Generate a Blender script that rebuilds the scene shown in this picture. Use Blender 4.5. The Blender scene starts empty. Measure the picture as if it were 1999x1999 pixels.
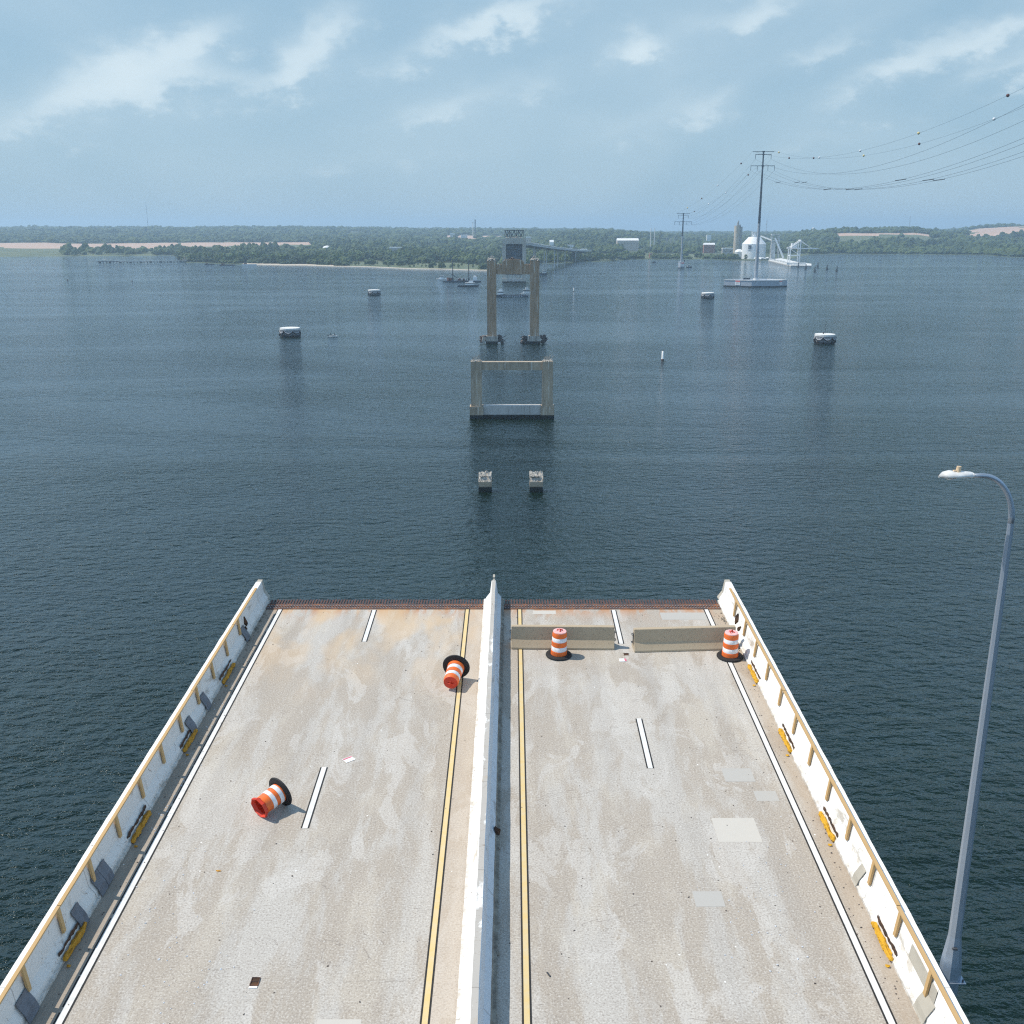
import bpy, math, random
from mathutils import Vector, Matrix, noise
random.seed(11)
sc = bpy.context.scene
R = math.radians
# ------------------------------------------------------------------ camera
F = 1999.0; CX = 999.5
PITCH = math.atan(556.5 / F)
CAMZ = 60.0
cd = bpy.data.cameras.new('camera'); cam = bpy.data.objects.new('camera', cd)
sc.collection.objects.link(cam); sc.camera = cam
cd.sensor_width = 36; cd.lens = 36.0; cd.clip_start = 0.3; cd.clip_end = 60000
cam.location = (0, 0, CAMZ); cam.rotation_euler = (math.pi / 2 - PITCH, 0, 0)
# ------------------------------------------------------------------ exposure, sun, sky
sc.view_settings.view_transform = 'Standard'; sc.view_settings.look = 'None'
sc.view_settings.gamma = 1; sc.view_settings.exposure = 0.12
sc.cycles.use_denoising = False; sc.cycles.filter_width = 1.2; sc.cycles.sample_clamp_indirect = 4; sc.cycles.sample_clamp_direct = 2.5; sc.cycles.use_adaptive_sampling = False
sc.cycles.max_bounces = 6; sc.cycles.volume_bounces = 0
HAZE = 1.4e-4; HAZECOL = (.62, .83, 1.0)
SUN_EL = R(55); SUN_AZ = R(8)
sv = Vector((-math.cos(SUN_EL) * math.cos(SUN_AZ), math.cos(SUN_EL) * math.sin(SUN_AZ), math.sin(SUN_EL)))
sl = bpy.data.lights.new('sun', 'SUN'); sl.energy = 4.3; sl.angle = R(0.5); sl.color = (1, 0.925, 0.815)
so = bpy.data.objects.new('sun', sl); sc.collection.objects.link(so)
so.rotation_euler = sv.to_track_quat('Z', 'Y').to_euler(); so.location = (-60, 20, 120)

def pitchray(px, py):
    cx = (px - CX) / F; cy = -(py - CX) / F
    return Vector((cx, math.cos(PITCH) + cy * math.sin(PITCH), -math.sin(PITCH) + cy * math.cos(PITCH)))

w = bpy.data.worlds.new('World'); sc.world = w; w.use_nodes = True
nt = w.node_tree; N = nt.nodes; L = nt.links
for n in list(N): N.remove(n)
def wn(t, **k):
    n = N.new(t)
    for a, b in k.items(): setattr(n, a, b)
    return n
def wm(op, a, b=None, c=None):
    n = wn('ShaderNodeMath', operation=op)
    for i, s in enumerate((a, b, c)):
        if s is None: continue
        if isinstance(s, (int, float)): n.inputs[i].default_value = s
        else: L.new(s, n.inputs[i])
    return n.outputs[0]
sky = wn('ShaderNodeTexSky', sky_type='NISHITA'); sky.sun_disc = False
sky.sun_elevation = SUN_EL; sky.sun_rotation = R(278); sky.altitude = 50
sky.air_density = 1.2; sky.dust_density = 1.0; sky.ozone_density = 2.0
tc = wn('ShaderNodeTexCoord'); sep = wn('ShaderNodeSeparateXYZ'); L.new(tc.outputs['Generated'], sep.inputs[0])
az = wm('ARCTAN2', sep.outputs[0], sep.outputs[1]); el = wm('ARCSINE', sep.outputs[2])
comb = wn('ShaderNodeCombineXYZ'); L.new(az, comb.inputs[0]); L.new(wm('MULTIPLY', el, 1.7), comb.inputs[1])
comb.inputs[2].default_value = 4.3
n1 = wn('ShaderNodeTexNoise'); n1.inputs['Scale'].default_value = 9; n1.inputs['Detail'].default_value = 7
n1.inputs['Roughness'].default_value = 0.55; n1.inputs['Distortion'].default_value = 0.3; L.new(comb.outputs[0], n1.inputs['Vector'])
n2 = wn('ShaderNodeTexNoise'); n2.inputs['Scale'].default_value = 17; n2.inputs['Detail'].default_value = 6
n2.inputs['Roughness'].default_value = 0.6; L.new(comb.outputs[0], n2.inputs['Vector'])
daz = wm('MULTIPLY', wm('SUBTRACT', n1.outputs[0], 0.5), 0.10)
de_ = wm('MULTIPLY', wm('SUBTRACT', n2.outputs[0], 0.5), 0.07)
# the larger cumulus banks of this sky: direction (taken in picture units), half width, half height, tilt, strength
CL = [(180, 170, 130, 45, -.35, .75), (340, 95, 120, 34, -.42, 1.0), (400, 165, 90, 26, -.1, .6), (625, 85, 70, 40, -.9, 1.0), (590, 155, 110, 30, -.3, .5),
      (900, 70, 120, 26, -.45, .75), (1060, 20, 160, 26, -.2, .55), (860, 215, 120, 30, -.2, .6), (1250, 95, 45, 28, 0, .85),
      (1480, 25, 120, 30, -.3, .7), (1390, 215, 60, 38, -.3, .65), (1640, 85, 90, 20, -.3, .5), (1760, 130, 110, 24, -.6, .85), (1940, 80, 80, 24, -.6, .95),
      (1960, 140, 70, 22, -.6, .7), (1590, 275, 60, 20, -.2, .35), (60, 250, 110, 34, -.2, .5), (1240, 250, 90, 26, -.2, .3), (1040, 160, 70, 22, -.2, .35), (700, 310, 260, 26, -.1, .22)]
acc = None
azd = wm('ADD', az, daz); eld = wm('ADD', el, de_)
for (px, py, a, b, t, s) in CL:
    d = pitchray(px, py).normalized(); A = math.atan2(d.x, d.y); E = math.asin(d.z)
    dx = wm('SUBTRACT', azd, A)
    x1 = wm('DIVIDE', dx, a / F); dy = wm('MULTIPLY_ADD', dx, t * .75, wm('SUBTRACT', eld, E)); y1 = wm('DIVIDE', dy, b / F)
    r2 = wm('MULTIPLY_ADD', x1, x1, wm('MULTIPLY', y1, y1))
    g = wm('MULTIPLY', wm('EXPONENT', wm('MULTIPLY', r2, -0.8)), s)
    acc = g if acc is None else wm('ADD', acc, g)
pf = wn('ShaderNodeMapRange', interpolation_type='SMOOTHSTEP'); L.new(wm('ADD', acc, wm('MULTIPLY', wm('SUBTRACT', n2.outputs[0], 0.5), 1.9)), pf.inputs[0])
pf.inputs[1].default_value = .22; pf.inputs[2].default_value = 1.05; pf.inputs[3].default_value = 0; pf.inputs[4].default_value = 1
cl = wm('ADD', wm('MULTIPLY', pf.outputs[0], .55), wm('MULTIPLY', acc, .38))
# broad soft cloud everywhere (also what the water mirrors outside the view)
n3 = wn('ShaderNodeTexNoise'); n3.inputs['Scale'].default_value = 3.2; n3.inputs['Detail'].default_value = 6
n3.inputs['Distortion'].default_value = 0.6; L.new(comb.outputs[0], n3.inputs['Vector'])
mr = wn('ShaderNodeMapRange'); L.new(n3.outputs[0], mr.inputs[0]); mr.inputs[1].default_value = .42; mr.inputs[2].default_value = .72
mr.inputs[3].default_value = 0; mr.inputs[4].default_value = .5
ef = wn('ShaderNodeMapRange'); L.new(el, ef.inputs[0]); ef.inputs[1].default_value = .22; ef.inputs[2].default_value = .5
ef.inputs[3].default_value = .42; ef.inputs[4].default_value = .12
cl = wm('ADD', wm('MULTIPLY', cl, .68), wm('MULTIPLY', mr.outputs[0], ef.outputs[0]))
cl = wm('MINIMUM', wm('MAXIMUM', cl, 0), 0.85)
def wmix(f, a, b, mode='MIX'):
    n = wn('ShaderNodeMix', data_type='RGBA', blend_type=mode)
    if isinstance(f, (int, float)): n.inputs[0].default_value = f
    else: L.new(f, n.inputs[0])
    for i, s in ((6, a), (7, b)):
        if isinstance(s, tuple): n.inputs[i].default_value = s + (1,)
        else: L.new(s, n.inputs[i])
    return n.outputs[2]
SKY_VEIL = (3.15, 4.95, 6.4); SKY_CLOUD = (7.2, 8.3, 8.8)
elf = wn('ShaderNodeMapRange'); L.new(el, elf.inputs[0]); elf.inputs[1].default_value = 0.0; elf.inputs[2].default_value = 0.5
elf.inputs[3].default_value = .85; elf.inputs[4].default_value = .8
elg = wn('ShaderNodeMapRange'); L.new(el, elg.inputs[0]); elg.inputs[1].default_value = .19; elg.inputs[2].default_value = .28
elg.inputs[3].default_value = 0; elg.inputs[4].default_value = 1
elh = wn('ShaderNodeMapRange'); L.new(el, elh.inputs[0]); elh.inputs[1].default_value = .45; elh.inputs[2].default_value = .8
elh.inputs[3].default_value = 0; elh.inputs[4].default_value = 1
veil = wmix(elh.outputs[0], wmix(elg.outputs[0], SKY_VEIL, (6.3, 10.8, 16.5)), (1.7, 2.9, 4.5))  # unseen bright blue band added above the view to lift the water's reflections
base = wmix(elf.outputs[0], sky.outputs[0], veil)
col = wmix(cl, base, SKY_CLOUD)
bg = wn('ShaderNodeBackground'); L.new(col, bg.inputs[0]); bg.inputs[1].default_value = 0.1
out = wn('ShaderNodeOutputWorld'); L.new(bg.outputs[0], out.inputs[0])

# ------------------------------------------------------------------ placing helpers
def ground(px, py, z=0.0):
    d = pitchray(px, py); t = (z - CAMZ) / d.z
    return Vector((d.x * t, d.y * t, z))
def atY(px, py, Y):
    d = pitchray(px, py); t = Y / d.y
    return Vector((d.x * t, Y, CAMZ + d.z * t))
GR = math.atan(654.5 / F) - PITCH; HP = 16.08
nrm = Vector((0, -math.sin(GR), math.cos(GR))); vax = Vector((0, math.cos(GR), math.sin(GR)))
ORG = Vector((0, 0, CAMZ)) - nrm * HP
def deck_uv(px, py, h=0.0):
    d = pitchray(px, py); t = (h - HP) / d.dot(nrm); p = d * t
    return p.x, p.dot(vax)
def deck_m(u, v, h=0.0, rz=0.0):
    return Matrix.Translation(ORG + Vector((u, 0, 0)) + vax * v + nrm * h) @ Matrix.Rotation(GR, 4, 'X') @ Matrix.Rotation(rz, 4, 'Z')
def V(py, h=0.0): return deck_uv(CX, py, h)[1]

# ------------------------------------------------------------------ materials
MAT = {}
class NB:
    def __init__(s, name):
        s.m = bpy.data.materials.new(name); s.m.use_nodes = True; s.t = s.m.node_tree
        s.b = s.t.nodes['Principled BSDF']; s.tc = s.t.nodes.new('ShaderNodeTexCoord'); MAT[name] = s.m
    def link(s, a, b): s.t.links.new(a, b)
    def noise(s, scale, detail=4, rough=.55, stretch=(1, 1, 1), dist=0, off=(0, 0, 0), co='Object'):
        mp = s.t.nodes.new('ShaderNodeMapping'); s.link(s.tc.outputs[co], mp.inputs[0])
        mp.inputs['Scale'].default_value = stretch; mp.inputs['Location'].default_value = off
        n = s.t.nodes.new('ShaderNodeTexNoise'); s.link(mp.outputs[0], n.inputs['Vector'])
        n.inputs['Scale'].default_value = scale; n.inputs['Detail'].default_value = detail
        n.inputs['Roughness'].default_value = rough; n.inputs['Distortion'].default_value = dist
        return n.outputs[0]
    def voro(s, scale, stretch=(1, 1, 1)):
        mp = s.t.nodes.new('ShaderNodeMapping'); s.link(s.tc.outputs['Object'], mp.inputs[0]); mp.inputs['Scale'].default_value = stretch
        n = s.t.nodes.new('ShaderNodeTexVoronoi'); s.link(mp.outputs[0], n.inputs['Vector']); n.inputs['Scale'].default_value = scale
        return n.outputs['Distance']
    def xyz(s):
        n = s.t.nodes.new('ShaderNodeSeparateXYZ'); s.link(s.tc.outputs['Object'], n.inputs[0]); return n.outputs
    def mrange(s, v, a, b, c=0.0, d=1.0):
        n = s.t.nodes.new('ShaderNodeMapRange'); s.link(v, n.inputs[0])
        for i, q in enumerate((a, b, c, d)): n.inputs[i + 1].default_value = q
        return n.outputs[0]
    def math(s, op, a, b=0.0):
        n = s.t.nodes.new('ShaderNodeMath'); n.operation = op
        for i, q in enumerate((a, b)):
            if isinstance(q, (int, float)): n.inputs[i].default_value = q
            else: s.link(q, n.inputs[i])
        return n.outputs[0]
    def mix(s, f, a, b, mode='MIX'):
        n = s.t.nodes.new('ShaderNodeMix'); n.data_type = 'RGBA'; n.blend_type = mode
        if isinstance(f, (int, float)): n.inputs[0].default_value = f
        else: s.link(f, n.inputs[0])
        for i, q in ((6, a), (7, b)):
            if isinstance(q, tuple): n.inputs[i].default_value = q + (1,)
            else: s.link(q, n.inputs[i])
        return n.outputs[2]
    def bump(s, h, strength=.5, dist=.02, prev=None):
        n = s.t.nodes.new('ShaderNodeBump'); s.link(h, n.inputs['Height']); n.inputs['Strength'].default_value = strength
        n.inputs['Distance'].default_value = dist
        if prev is not None: s.link(prev, n.inputs['Normal'])
        return n.outputs[0]
    def done(s, color, rough=.8, normal=None, metal=0.0):
        if isinstance(color, tuple): s.b.inputs['Base Color'].default_value = color + (1,)
        else: s.link(color, s.b.inputs['Base Color'])
        if isinstance(rough, (int, float)): s.b.inputs['Roughness'].default_value = rough
        else: s.link(rough, s.b.inputs['Roughness'])
        s.b.inputs['Metallic'].default_value = metal
        if normal is not None: s.link(normal, s.b.inputs['Normal'])
        return s.m
def simple(name, c, rough=.7, var=.25, scale=3.0, metal=0.0, dirt=None, bump=0.0):
    k = NB(name); n = k.noise(scale, 5, .6)
    d = dirt or tuple(q * (1 - var) for q in c)
    nn = k.bump(k.noise(scale * 8, 3), .4, bump) if bump else None
    return k.done(k.mix(k.mrange(n, .35, .7), c, d), rough, nn, metal)

# road concrete
k = NB('deck_concrete'); X, Y, Z = k.xyz()
big = k.noise(.6, 8, .68, (1.3, .30, 1), .25)
big2 = k.noise(.9, 5, .6, (1, .3, 1), .4, (7, 3, 0))
sharp = k.mrange(big, .47, .56)
c = k.mix(sharp, (.375, .325, .265), (.45, .42, .375))
c = k.mix(k.mrange(big2, .53, .62, 0, .4), c, (.52, .47, .39))
c = k.mix(k.mrange(k.noise(.7, 6, .6, (1.2, .5, 1), .8, (31, 12, 0)), .555, .585, 0, .6), c, (.52, .49, .445))
streak = k.noise(3, 3, .5, (2.2, .05, 1))
c = k.mix(k.mrange(streak, .3, .7, 0, .22), c, (.34, .30, .26))
wp_ = k.math('ABSOLUTE', k.math('SUBTRACT', k.math('FRACT', k.math('MULTIPLY', k.math('ADD', X, 9.06), 1 / 3.66)), .5)); wp2 = k.mrange(k.math('ABSOLUTE', k.math('SUBTRACT', wp_, .24)), .12, .02, 0, .35); c = k.mix(k.math('MULTIPLY', wp2, k.mrange(k.noise(.7, 4, .6, (1, .2, 1)), .35, .6)), c, (.30, .27, .235))
ck = k.math('ABSOLUTE', k.math('SUBTRACT', k.noise(.35, 5, .62, (.5, 1.6, 1), .8, (11, 21, 0)), .5)); c = k.mix(k.mrange(ck, .0016, .0007, 0, .5), c, (.16, .13, .11))
tr = k.noise(1.0, 3, .5, (.25, 7, 1), 0, (0, 5, 0))
c = k.mix(k.mrange(tr, .45, .7, 0, .12), c, (.36, .33, .30))
sp = k.noise(22, 3, .75); c = k.mix(k.mrange(sp, .53, .64, 0, .62), c, (.20, .165, .14)); c = k.mix(k.mrange(sp, .36, .46, .5, 0), c, (.66, .63, .58))
sp2 = k.noise(13, 3, .7, (1, 1, 1), 0, (5, 5, 0)); c = k.mix(k.mrange(sp2, .63, .68, 0, .6), c, (.22, .19, .16))
# rust that bled from the steel joint and yellowish stains in front of it
ed = k.mrange(Y, 35.0, 36.9); rn = k.noise(1.6, 5, .6, (1.3, .35, 1), .6)
rm = k.math('MULTIPLY', k.math('POWER', ed, 3.0), k.mrange(rn, .42, .56)); c = k.mix(k.math('MULTIPLY', rm, .85), c, (.42, .18, .06))
ys = k.math('MULTIPLY', k.mrange(Y, 29, 36), k.mrange(k.noise(.8, 4, .5, (1, .4, 1), .3, (3, 9, 0)), .45, .6, 0, .55))
ys = k.math('MULTIPLY', ys, k.mrange(X, .0, -1.6)); c = k.mix(ys, c, (.56, .385, .21))
# dirt gutter along the left wall
lw = k.math('MULTIPLY', k.mrange(X, -9.02, -9.35), k.mrange(k.noise(2.5, 6, .7, (1.5, .35, 1)), .3, .62, .25, 1))
c = k.mix(k.math('MULTIPLY', lw, .8), c, (.13, .115, .10))
ls = k.mrange(X, -8.9, -9.2, 0, .5); c = k.mix(ls, c, (.36, .29, .22))
rs = k.mrange(X, 7.65, 7.9, 0, .55); c = k.mix(rs, c, (.37, .29, .21))
ms = k.math('MULTIPLY', k.mrange(X, -1.9, -1.7), k.mrange(X, -1.0, -1.1)); c = k.mix(k.math('MULTIPLY', ms, .45), c, (.47, .38, .29))
kd = k.voro(1.5); c = k.mix(k.mrange(kd, .035, .028, 0, .85), c, (.85, .85, .82))
kd2 = k.voro(1.1, (1, 1.2, 1)); c = k.mix(k.mrange(kd2, .030, .022, 0, .9), c, (.04, .03, .025))
nn = k.bump(sp, .5, .006, k.bump(k.noise(60, 2), .5, .003))
k.done(c, .9, nn)

k = NB('patch_concrete'); c = k.mix(k.noise(5, 5, .6), (.53, .49, .43), (.48, .45, .40)); k.done(c, .9, k.bump(k.noise(50, 2), .4, .003))
k = NB('patch_bluish'); c = k.mix(k.noise(5, 5, .6), (.40, .38, .345), (.43, .41, .375)); k.done(c, .9, k.bump(k.noise(50, 2), .4, .003))
def wallmat(name, paint, worn, amount, stain=(.42, .33, .22)):
    k = NB(name); X, Y, Z = k.xyz()
    n = k.noise(1.1, 7, .65, (1, .5, 1.4), .5); f = k.mrange(n, amount, amount + .05)
    c = k.mix(f, paint, worn)
    c = k.mix(k.mrange(k.noise(2.2, 6, .7, (1, 1, .3), .3, (4, 2, 1)), .58, .72, 0, .5), c, stain)
    c = k.mix(k.mrange(k.noise(14, 4, .7, (1, 2, 1)), .62, .68, 0, .55), c, (.25, .20, .15))
    low = k.math('MULTIPLY', k.mrange(Z, .16, .03), k.mrange(k.noise(4, 5, .7), .35, .6)); c = k.mix(k.math('MULTIPLY', low, .85), c, (.30, .25, .19))
    cr = k.math('ABSOLUTE', k.math('SUBTRACT', k.noise(.9, 4, .6, (1, 1, .5), 1.2, (9, 1, 5)), .5)); c = k.mix(k.mrange(cr, .0022, .001, 0, .7), c, (.20, .14, .09))
    # construction joints every 3.6 m
    jn = k.math('ABSOLUTE', k.math('SUBTRACT', k.math('FRACT', k.math('MULTIPLY', Y, 1 / 3.62)), .5)); c = k.mix(k.mrange(jn, .0045, .0025, 0, .6), c, (.22, .2, .18))
    k.done(c, .85, k.bump(k.noise(9, 5, .7), .4, .01, k.bump(k.noise(40, 3), .4, .004)))
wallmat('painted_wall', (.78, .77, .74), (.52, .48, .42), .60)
wallmat('shade_grey_wall', (.56, .58, .60), (.42, .41, .40), .58, (.33, .3, .27))  # white median paint with the blue-grey of its shaded side mixed in
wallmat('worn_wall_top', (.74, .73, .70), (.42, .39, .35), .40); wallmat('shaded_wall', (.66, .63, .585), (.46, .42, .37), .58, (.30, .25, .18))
wallmat('clean_wall_top', (.80, .79, .76), (.55, .52, .47), .62)
simple('bare_concrete', (.42, .385, .32), .9, .25, 1.5, bump=.01)
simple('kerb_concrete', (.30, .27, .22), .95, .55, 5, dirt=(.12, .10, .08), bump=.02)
k = NB('barrier_concrete'); n = k.noise(26, 3, .7); c = k.mix(k.noise(1.5, 5, .6, (1, 1, 1)), (.46, .365, .25), (.37, .29, .195))
c = k.mix(k.mrange(n, .60, .66, 0, .8), c, (.12, .10, .08)); c = k.mix(k.mrange(k.xyz()[2], .2, .0, 0, .3), c, (.5, .44, .33)); k.done(c, .9, k.bump(n, .5, .006))
simple('white_line', (.74, .73, .70), .7, .22, 6); simple('yellow_line', (.64, .47, .20), .8, .2, 5, dirt=(.60, .49, .30)); simple('black_line', (.016, .015, .014), .8, .2)
k = NB('timber'); c = k.mix(k.noise(6, 5, .6, (6, .5, 6)), (.55, .36, .16), (.42, .26, .11)); k.done(c, .8)
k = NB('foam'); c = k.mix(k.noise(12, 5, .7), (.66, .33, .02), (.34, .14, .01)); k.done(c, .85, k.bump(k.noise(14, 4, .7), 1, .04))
k = NB('foam_sunlit'); c = k.mix(k.noise(12, 5, .7), (.74, .43, .02), (.45, .21, .01)); k.done(c, .85, k.bump(k.noise(14, 4, .7), 1, .04))  # sunlit copy of the foam, the lit side's brightness put into its colour
simple('dark_hole', (.035, .022, .015), .95, .5, 6, dirt=(.10, .045, .02)); simple('grey_sheet', (.13, .14, .16), .6, .35, 6)
k = NB('rusty_steel'); n = k.noise(3, 6, .7); c = k.mix(k.mrange(n, .44, .62), (.075, .05, .045), (.22, .085, .035)); k.done(c, .85, k.bump(k.noise(30, 3), .5, .005))
k = NB('galvanised'); n = k.noise(2.5, 5, .6, (1, 1, .4)); c = k.mix(n, (.36, .41, .47), (.27, .32, .38)); k.done(c, .42, None, .55)
simple('lamp_shell', (.66, .67, .66), .5, .2, 8, dirt=(.50, .47, .44)); simple('lamp_sensor', (.75, .55, .35), .6)
k = NB('lamp_lens'); k.b.inputs['Transmission Weight'].default_value = .6; k.done((.8, .85, .88), .15)
simple('drum_orange', (.82, .15, .014), .55, .3, 7, dirt=(.62, .13, .03)); simple('drum_red', (.62, .04, .012), .5, .15, 5); simple('drum_pink', (.80, .50, .48), .5, .2, 12, dirt=(.72, .33, .30))
simple('reflective_white', (.78, .78, .81), .45, .3, 9, dirt=(.60, .57, .54)); simple('rubber', (.013, .013, .015), .75, .3, 9)
simple('drum_inside', (.42, .02, .008), .7)
simple('paper', (.82, .82, .82), .8, .05); simple('red_print', (.62, .16, .22), .8)
simple('dark_steel', (.05, .055, .06), .6, .3, 3)
def pier(name, a, b, scale=.35, streaks=.6):
    k = NB(name); n = k.noise(scale, 7, .65, (1, 1, .35), .4); c = k.mix(k.mrange(n, .38, .64), a, b)
    c = k.mix(k.mrange(k.noise(.9, 6, .7, (1.4, 1.4, .08), 0, (2, 8, 1)), .57, .64, 0, streaks), c, (.62, .58, .50))
    c = k.mix(k.mrange(k.noise(.8, 5, .7, (1.6, 1.6, .1), 0, (12, 8, 1)), .55, .66, 0, .5), c, (.09, .07, .055))
    wl = k.mrange(k.xyz()[2], 1.45, 1.15); c = k.mix(wl, c, (.015, .017, .015))  # dark waterline band; also paints the shadow gap under the lower beam
    k.done(c, .9, k.bump(k.noise(2.5, 6, .7), .5, .15))
pier('pier_tan', (.42, .285, .18), (.30, .205, .13), .35, .85); pier('pier_grey', (.46, .365, .26), (.31, .245, .175), .35, .7); pier('pier_light', (.50, .48, .45), (.40, .385, .36), .5, .3)
pier('pier_rubble', (.45, .42, .37), (.22, .20, .17), 1.2, .6); pier('far_pier', (.52, .47, .40), (.40, .365, .31), .15, .4)
k = NB('dark_panel'); c = k.mix(k.mrange(k.noise(.5, 5, .7), .4, .6), (.06, .075, .10), (.16, .17, .18)); k.done(c, .8)
simple('debris_dark', (.05, .048, .05), .8, .6, 1.5, dirt=(.16, .12, .10), bump=.05); simple('debris_light', (.5, .47, .42), .8, .5, 1.5)
simple('cell_concrete', (.16, .17, .19), .85, .6, .6, dirt=(.34, .34, .34), bump=.05); simple('cell_top', (.72, .71, .68), .85, .2, .5)
simple('finger_steel', (.05, .04, .042), .85, .4, 5, dirt=(.13, .05, .03)); simple('steel_glint', (.42, .38, .36), .6, .3, 6); simple('tyre', (.015, .016, .02), .8); simple('chain_white', (.55, .57, .60), .7)
simple('white_steel', (.80, .80, .79), .5, .12, .3); simple('dull_white', (.62, .62, .60), .7, .2, .3); simple('hull_dark', (.03, .04, .06), .5, .3, .5); simple('hull_red', (.14, .05, .035), .7, .5, .4)
simple('glass_dark', (.02, .03, .04), .2, .1); simple('viaduct_grey', (.50, .50, .48), .8, .2, .2); simple('silo_tan', (.50, .43, .34), .85, .2, .2); simple('silo_grey', (.36, .35, .33), .85, .2, .2)
simple('roof_tan', (.52, .44, .36), .85, .2, .1); simple('roof_white', (.80, .79, .77), .7, .08, .1); simple('brick_red', (.34, .16, .11), .85, .2, .1)
simple('sheet_pile', (.36, .40, .45), .6, .2, .15); simple('pylon_grey', (.34, .37, .40), .6, .2, .1); simple('pylon_dark', (.045, .06, .08), .5, .2, .2); simple('wire', (.05, .06, .07), .6)
simple('sign_red', (.72, .06, .03), .6, .05); simple('sign_white', (.82, .82, .82), .6, .05); simple('ball_red', (.12, .03, .02), .6); simple('ball_yellow', (.75, .6, .25), .6); simple('ball_white', (.85, .85, .85), .6)
simple('pile_dark', (.03, .03, .032), .8); simple('buoy_white', (.8, .78, .74), .6, .1); simple('bark', (.07, .055, .04), .9)
def foliage(name, a, b, s=.05):
    k = NB(name); n = k.noise(s, 3, .6); m = k.noise(.35, 4, .7)
    c = k.mix(k.mrange(n, .4, .6), a, b); c = k.mix(k.mrange(m, .35, .7, 0, .55), c, tuple(q * .45 for q in a)); k.done(c, .9)
foliage('leaves', (.05, .095, .02), (.085, .135, .032)); foliage('leaves_light', (.11, .15, .05), (.14, .17, .06)); foliage('forest_leaves', (.026, .052, .020), (.080, .115, .030), .009)
k = NB('land_green'); c = k.mix(k.mrange(k.noise(.012, 8, .7, (1, 3, 1)), .4, .62), (.060, .085, .035), (.14, .155, .07)); k.done(c, .95)
k = NB('land_floor'); c = k.mix(k.noise(.05, 6, .6), (.04, .06, .025), (.07, .09, .035)); k.done(c, .95)
k = NB('bare_dirt'); c = k.mix(k.mrange(k.noise(.012, 6, .6, (1, 3, 1)), .35, .65), (.54, .36, .26), (.42, .29, .21)); k.done(c, .95)
k = NB('sand'); c = k.mix(k.noise(.1, 6, .6), (.55, .47, .36), (.42, .36, .28)); k.done(c, .95)
# water
k = NB('water')
wv = k.noise(.12, 3, .5, (.75, 1.15, 1), .15); wv2 = k.noise(.55, 4, .55, (.75, 1.1, 1), .2, (3, 9, 0))
gust = k.mrange(k.noise(.006, 6, .62, (.5, 1.5, 1), 1.2), .38, .62, .5, 1.08)
rdg = k.math('SUBTRACT', 1.0, k.math('ABSOLUTE', k.math('SUBTRACT', k.math('MULTIPLY', k.noise(.30, 5, .58, (.7, 1.25, 1), .35, (13, 4, 0)), 2.0), 1.0)))
h = k.math('MULTIPLY', k.math('ADD', k.math('MULTIPLY', wv, .95), k.math('ADD', k.math('MULTIPLY', wv2, 1.15), k.math('MULTIPLY', rdg, .62))), gust)
k.b.inputs['IOR'].default_value = 1.42; k.b.inputs['Specular Tint'].default_value = (.80, .94, 1.0, 1)
k.done(k.mix(k.mrange(k.noise(.01, 4, .6), .4, .6), (.0025, .0100, .0055), (.004, .013, .007)), .06, k.bump(h, 1.0, 1.0))
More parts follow.
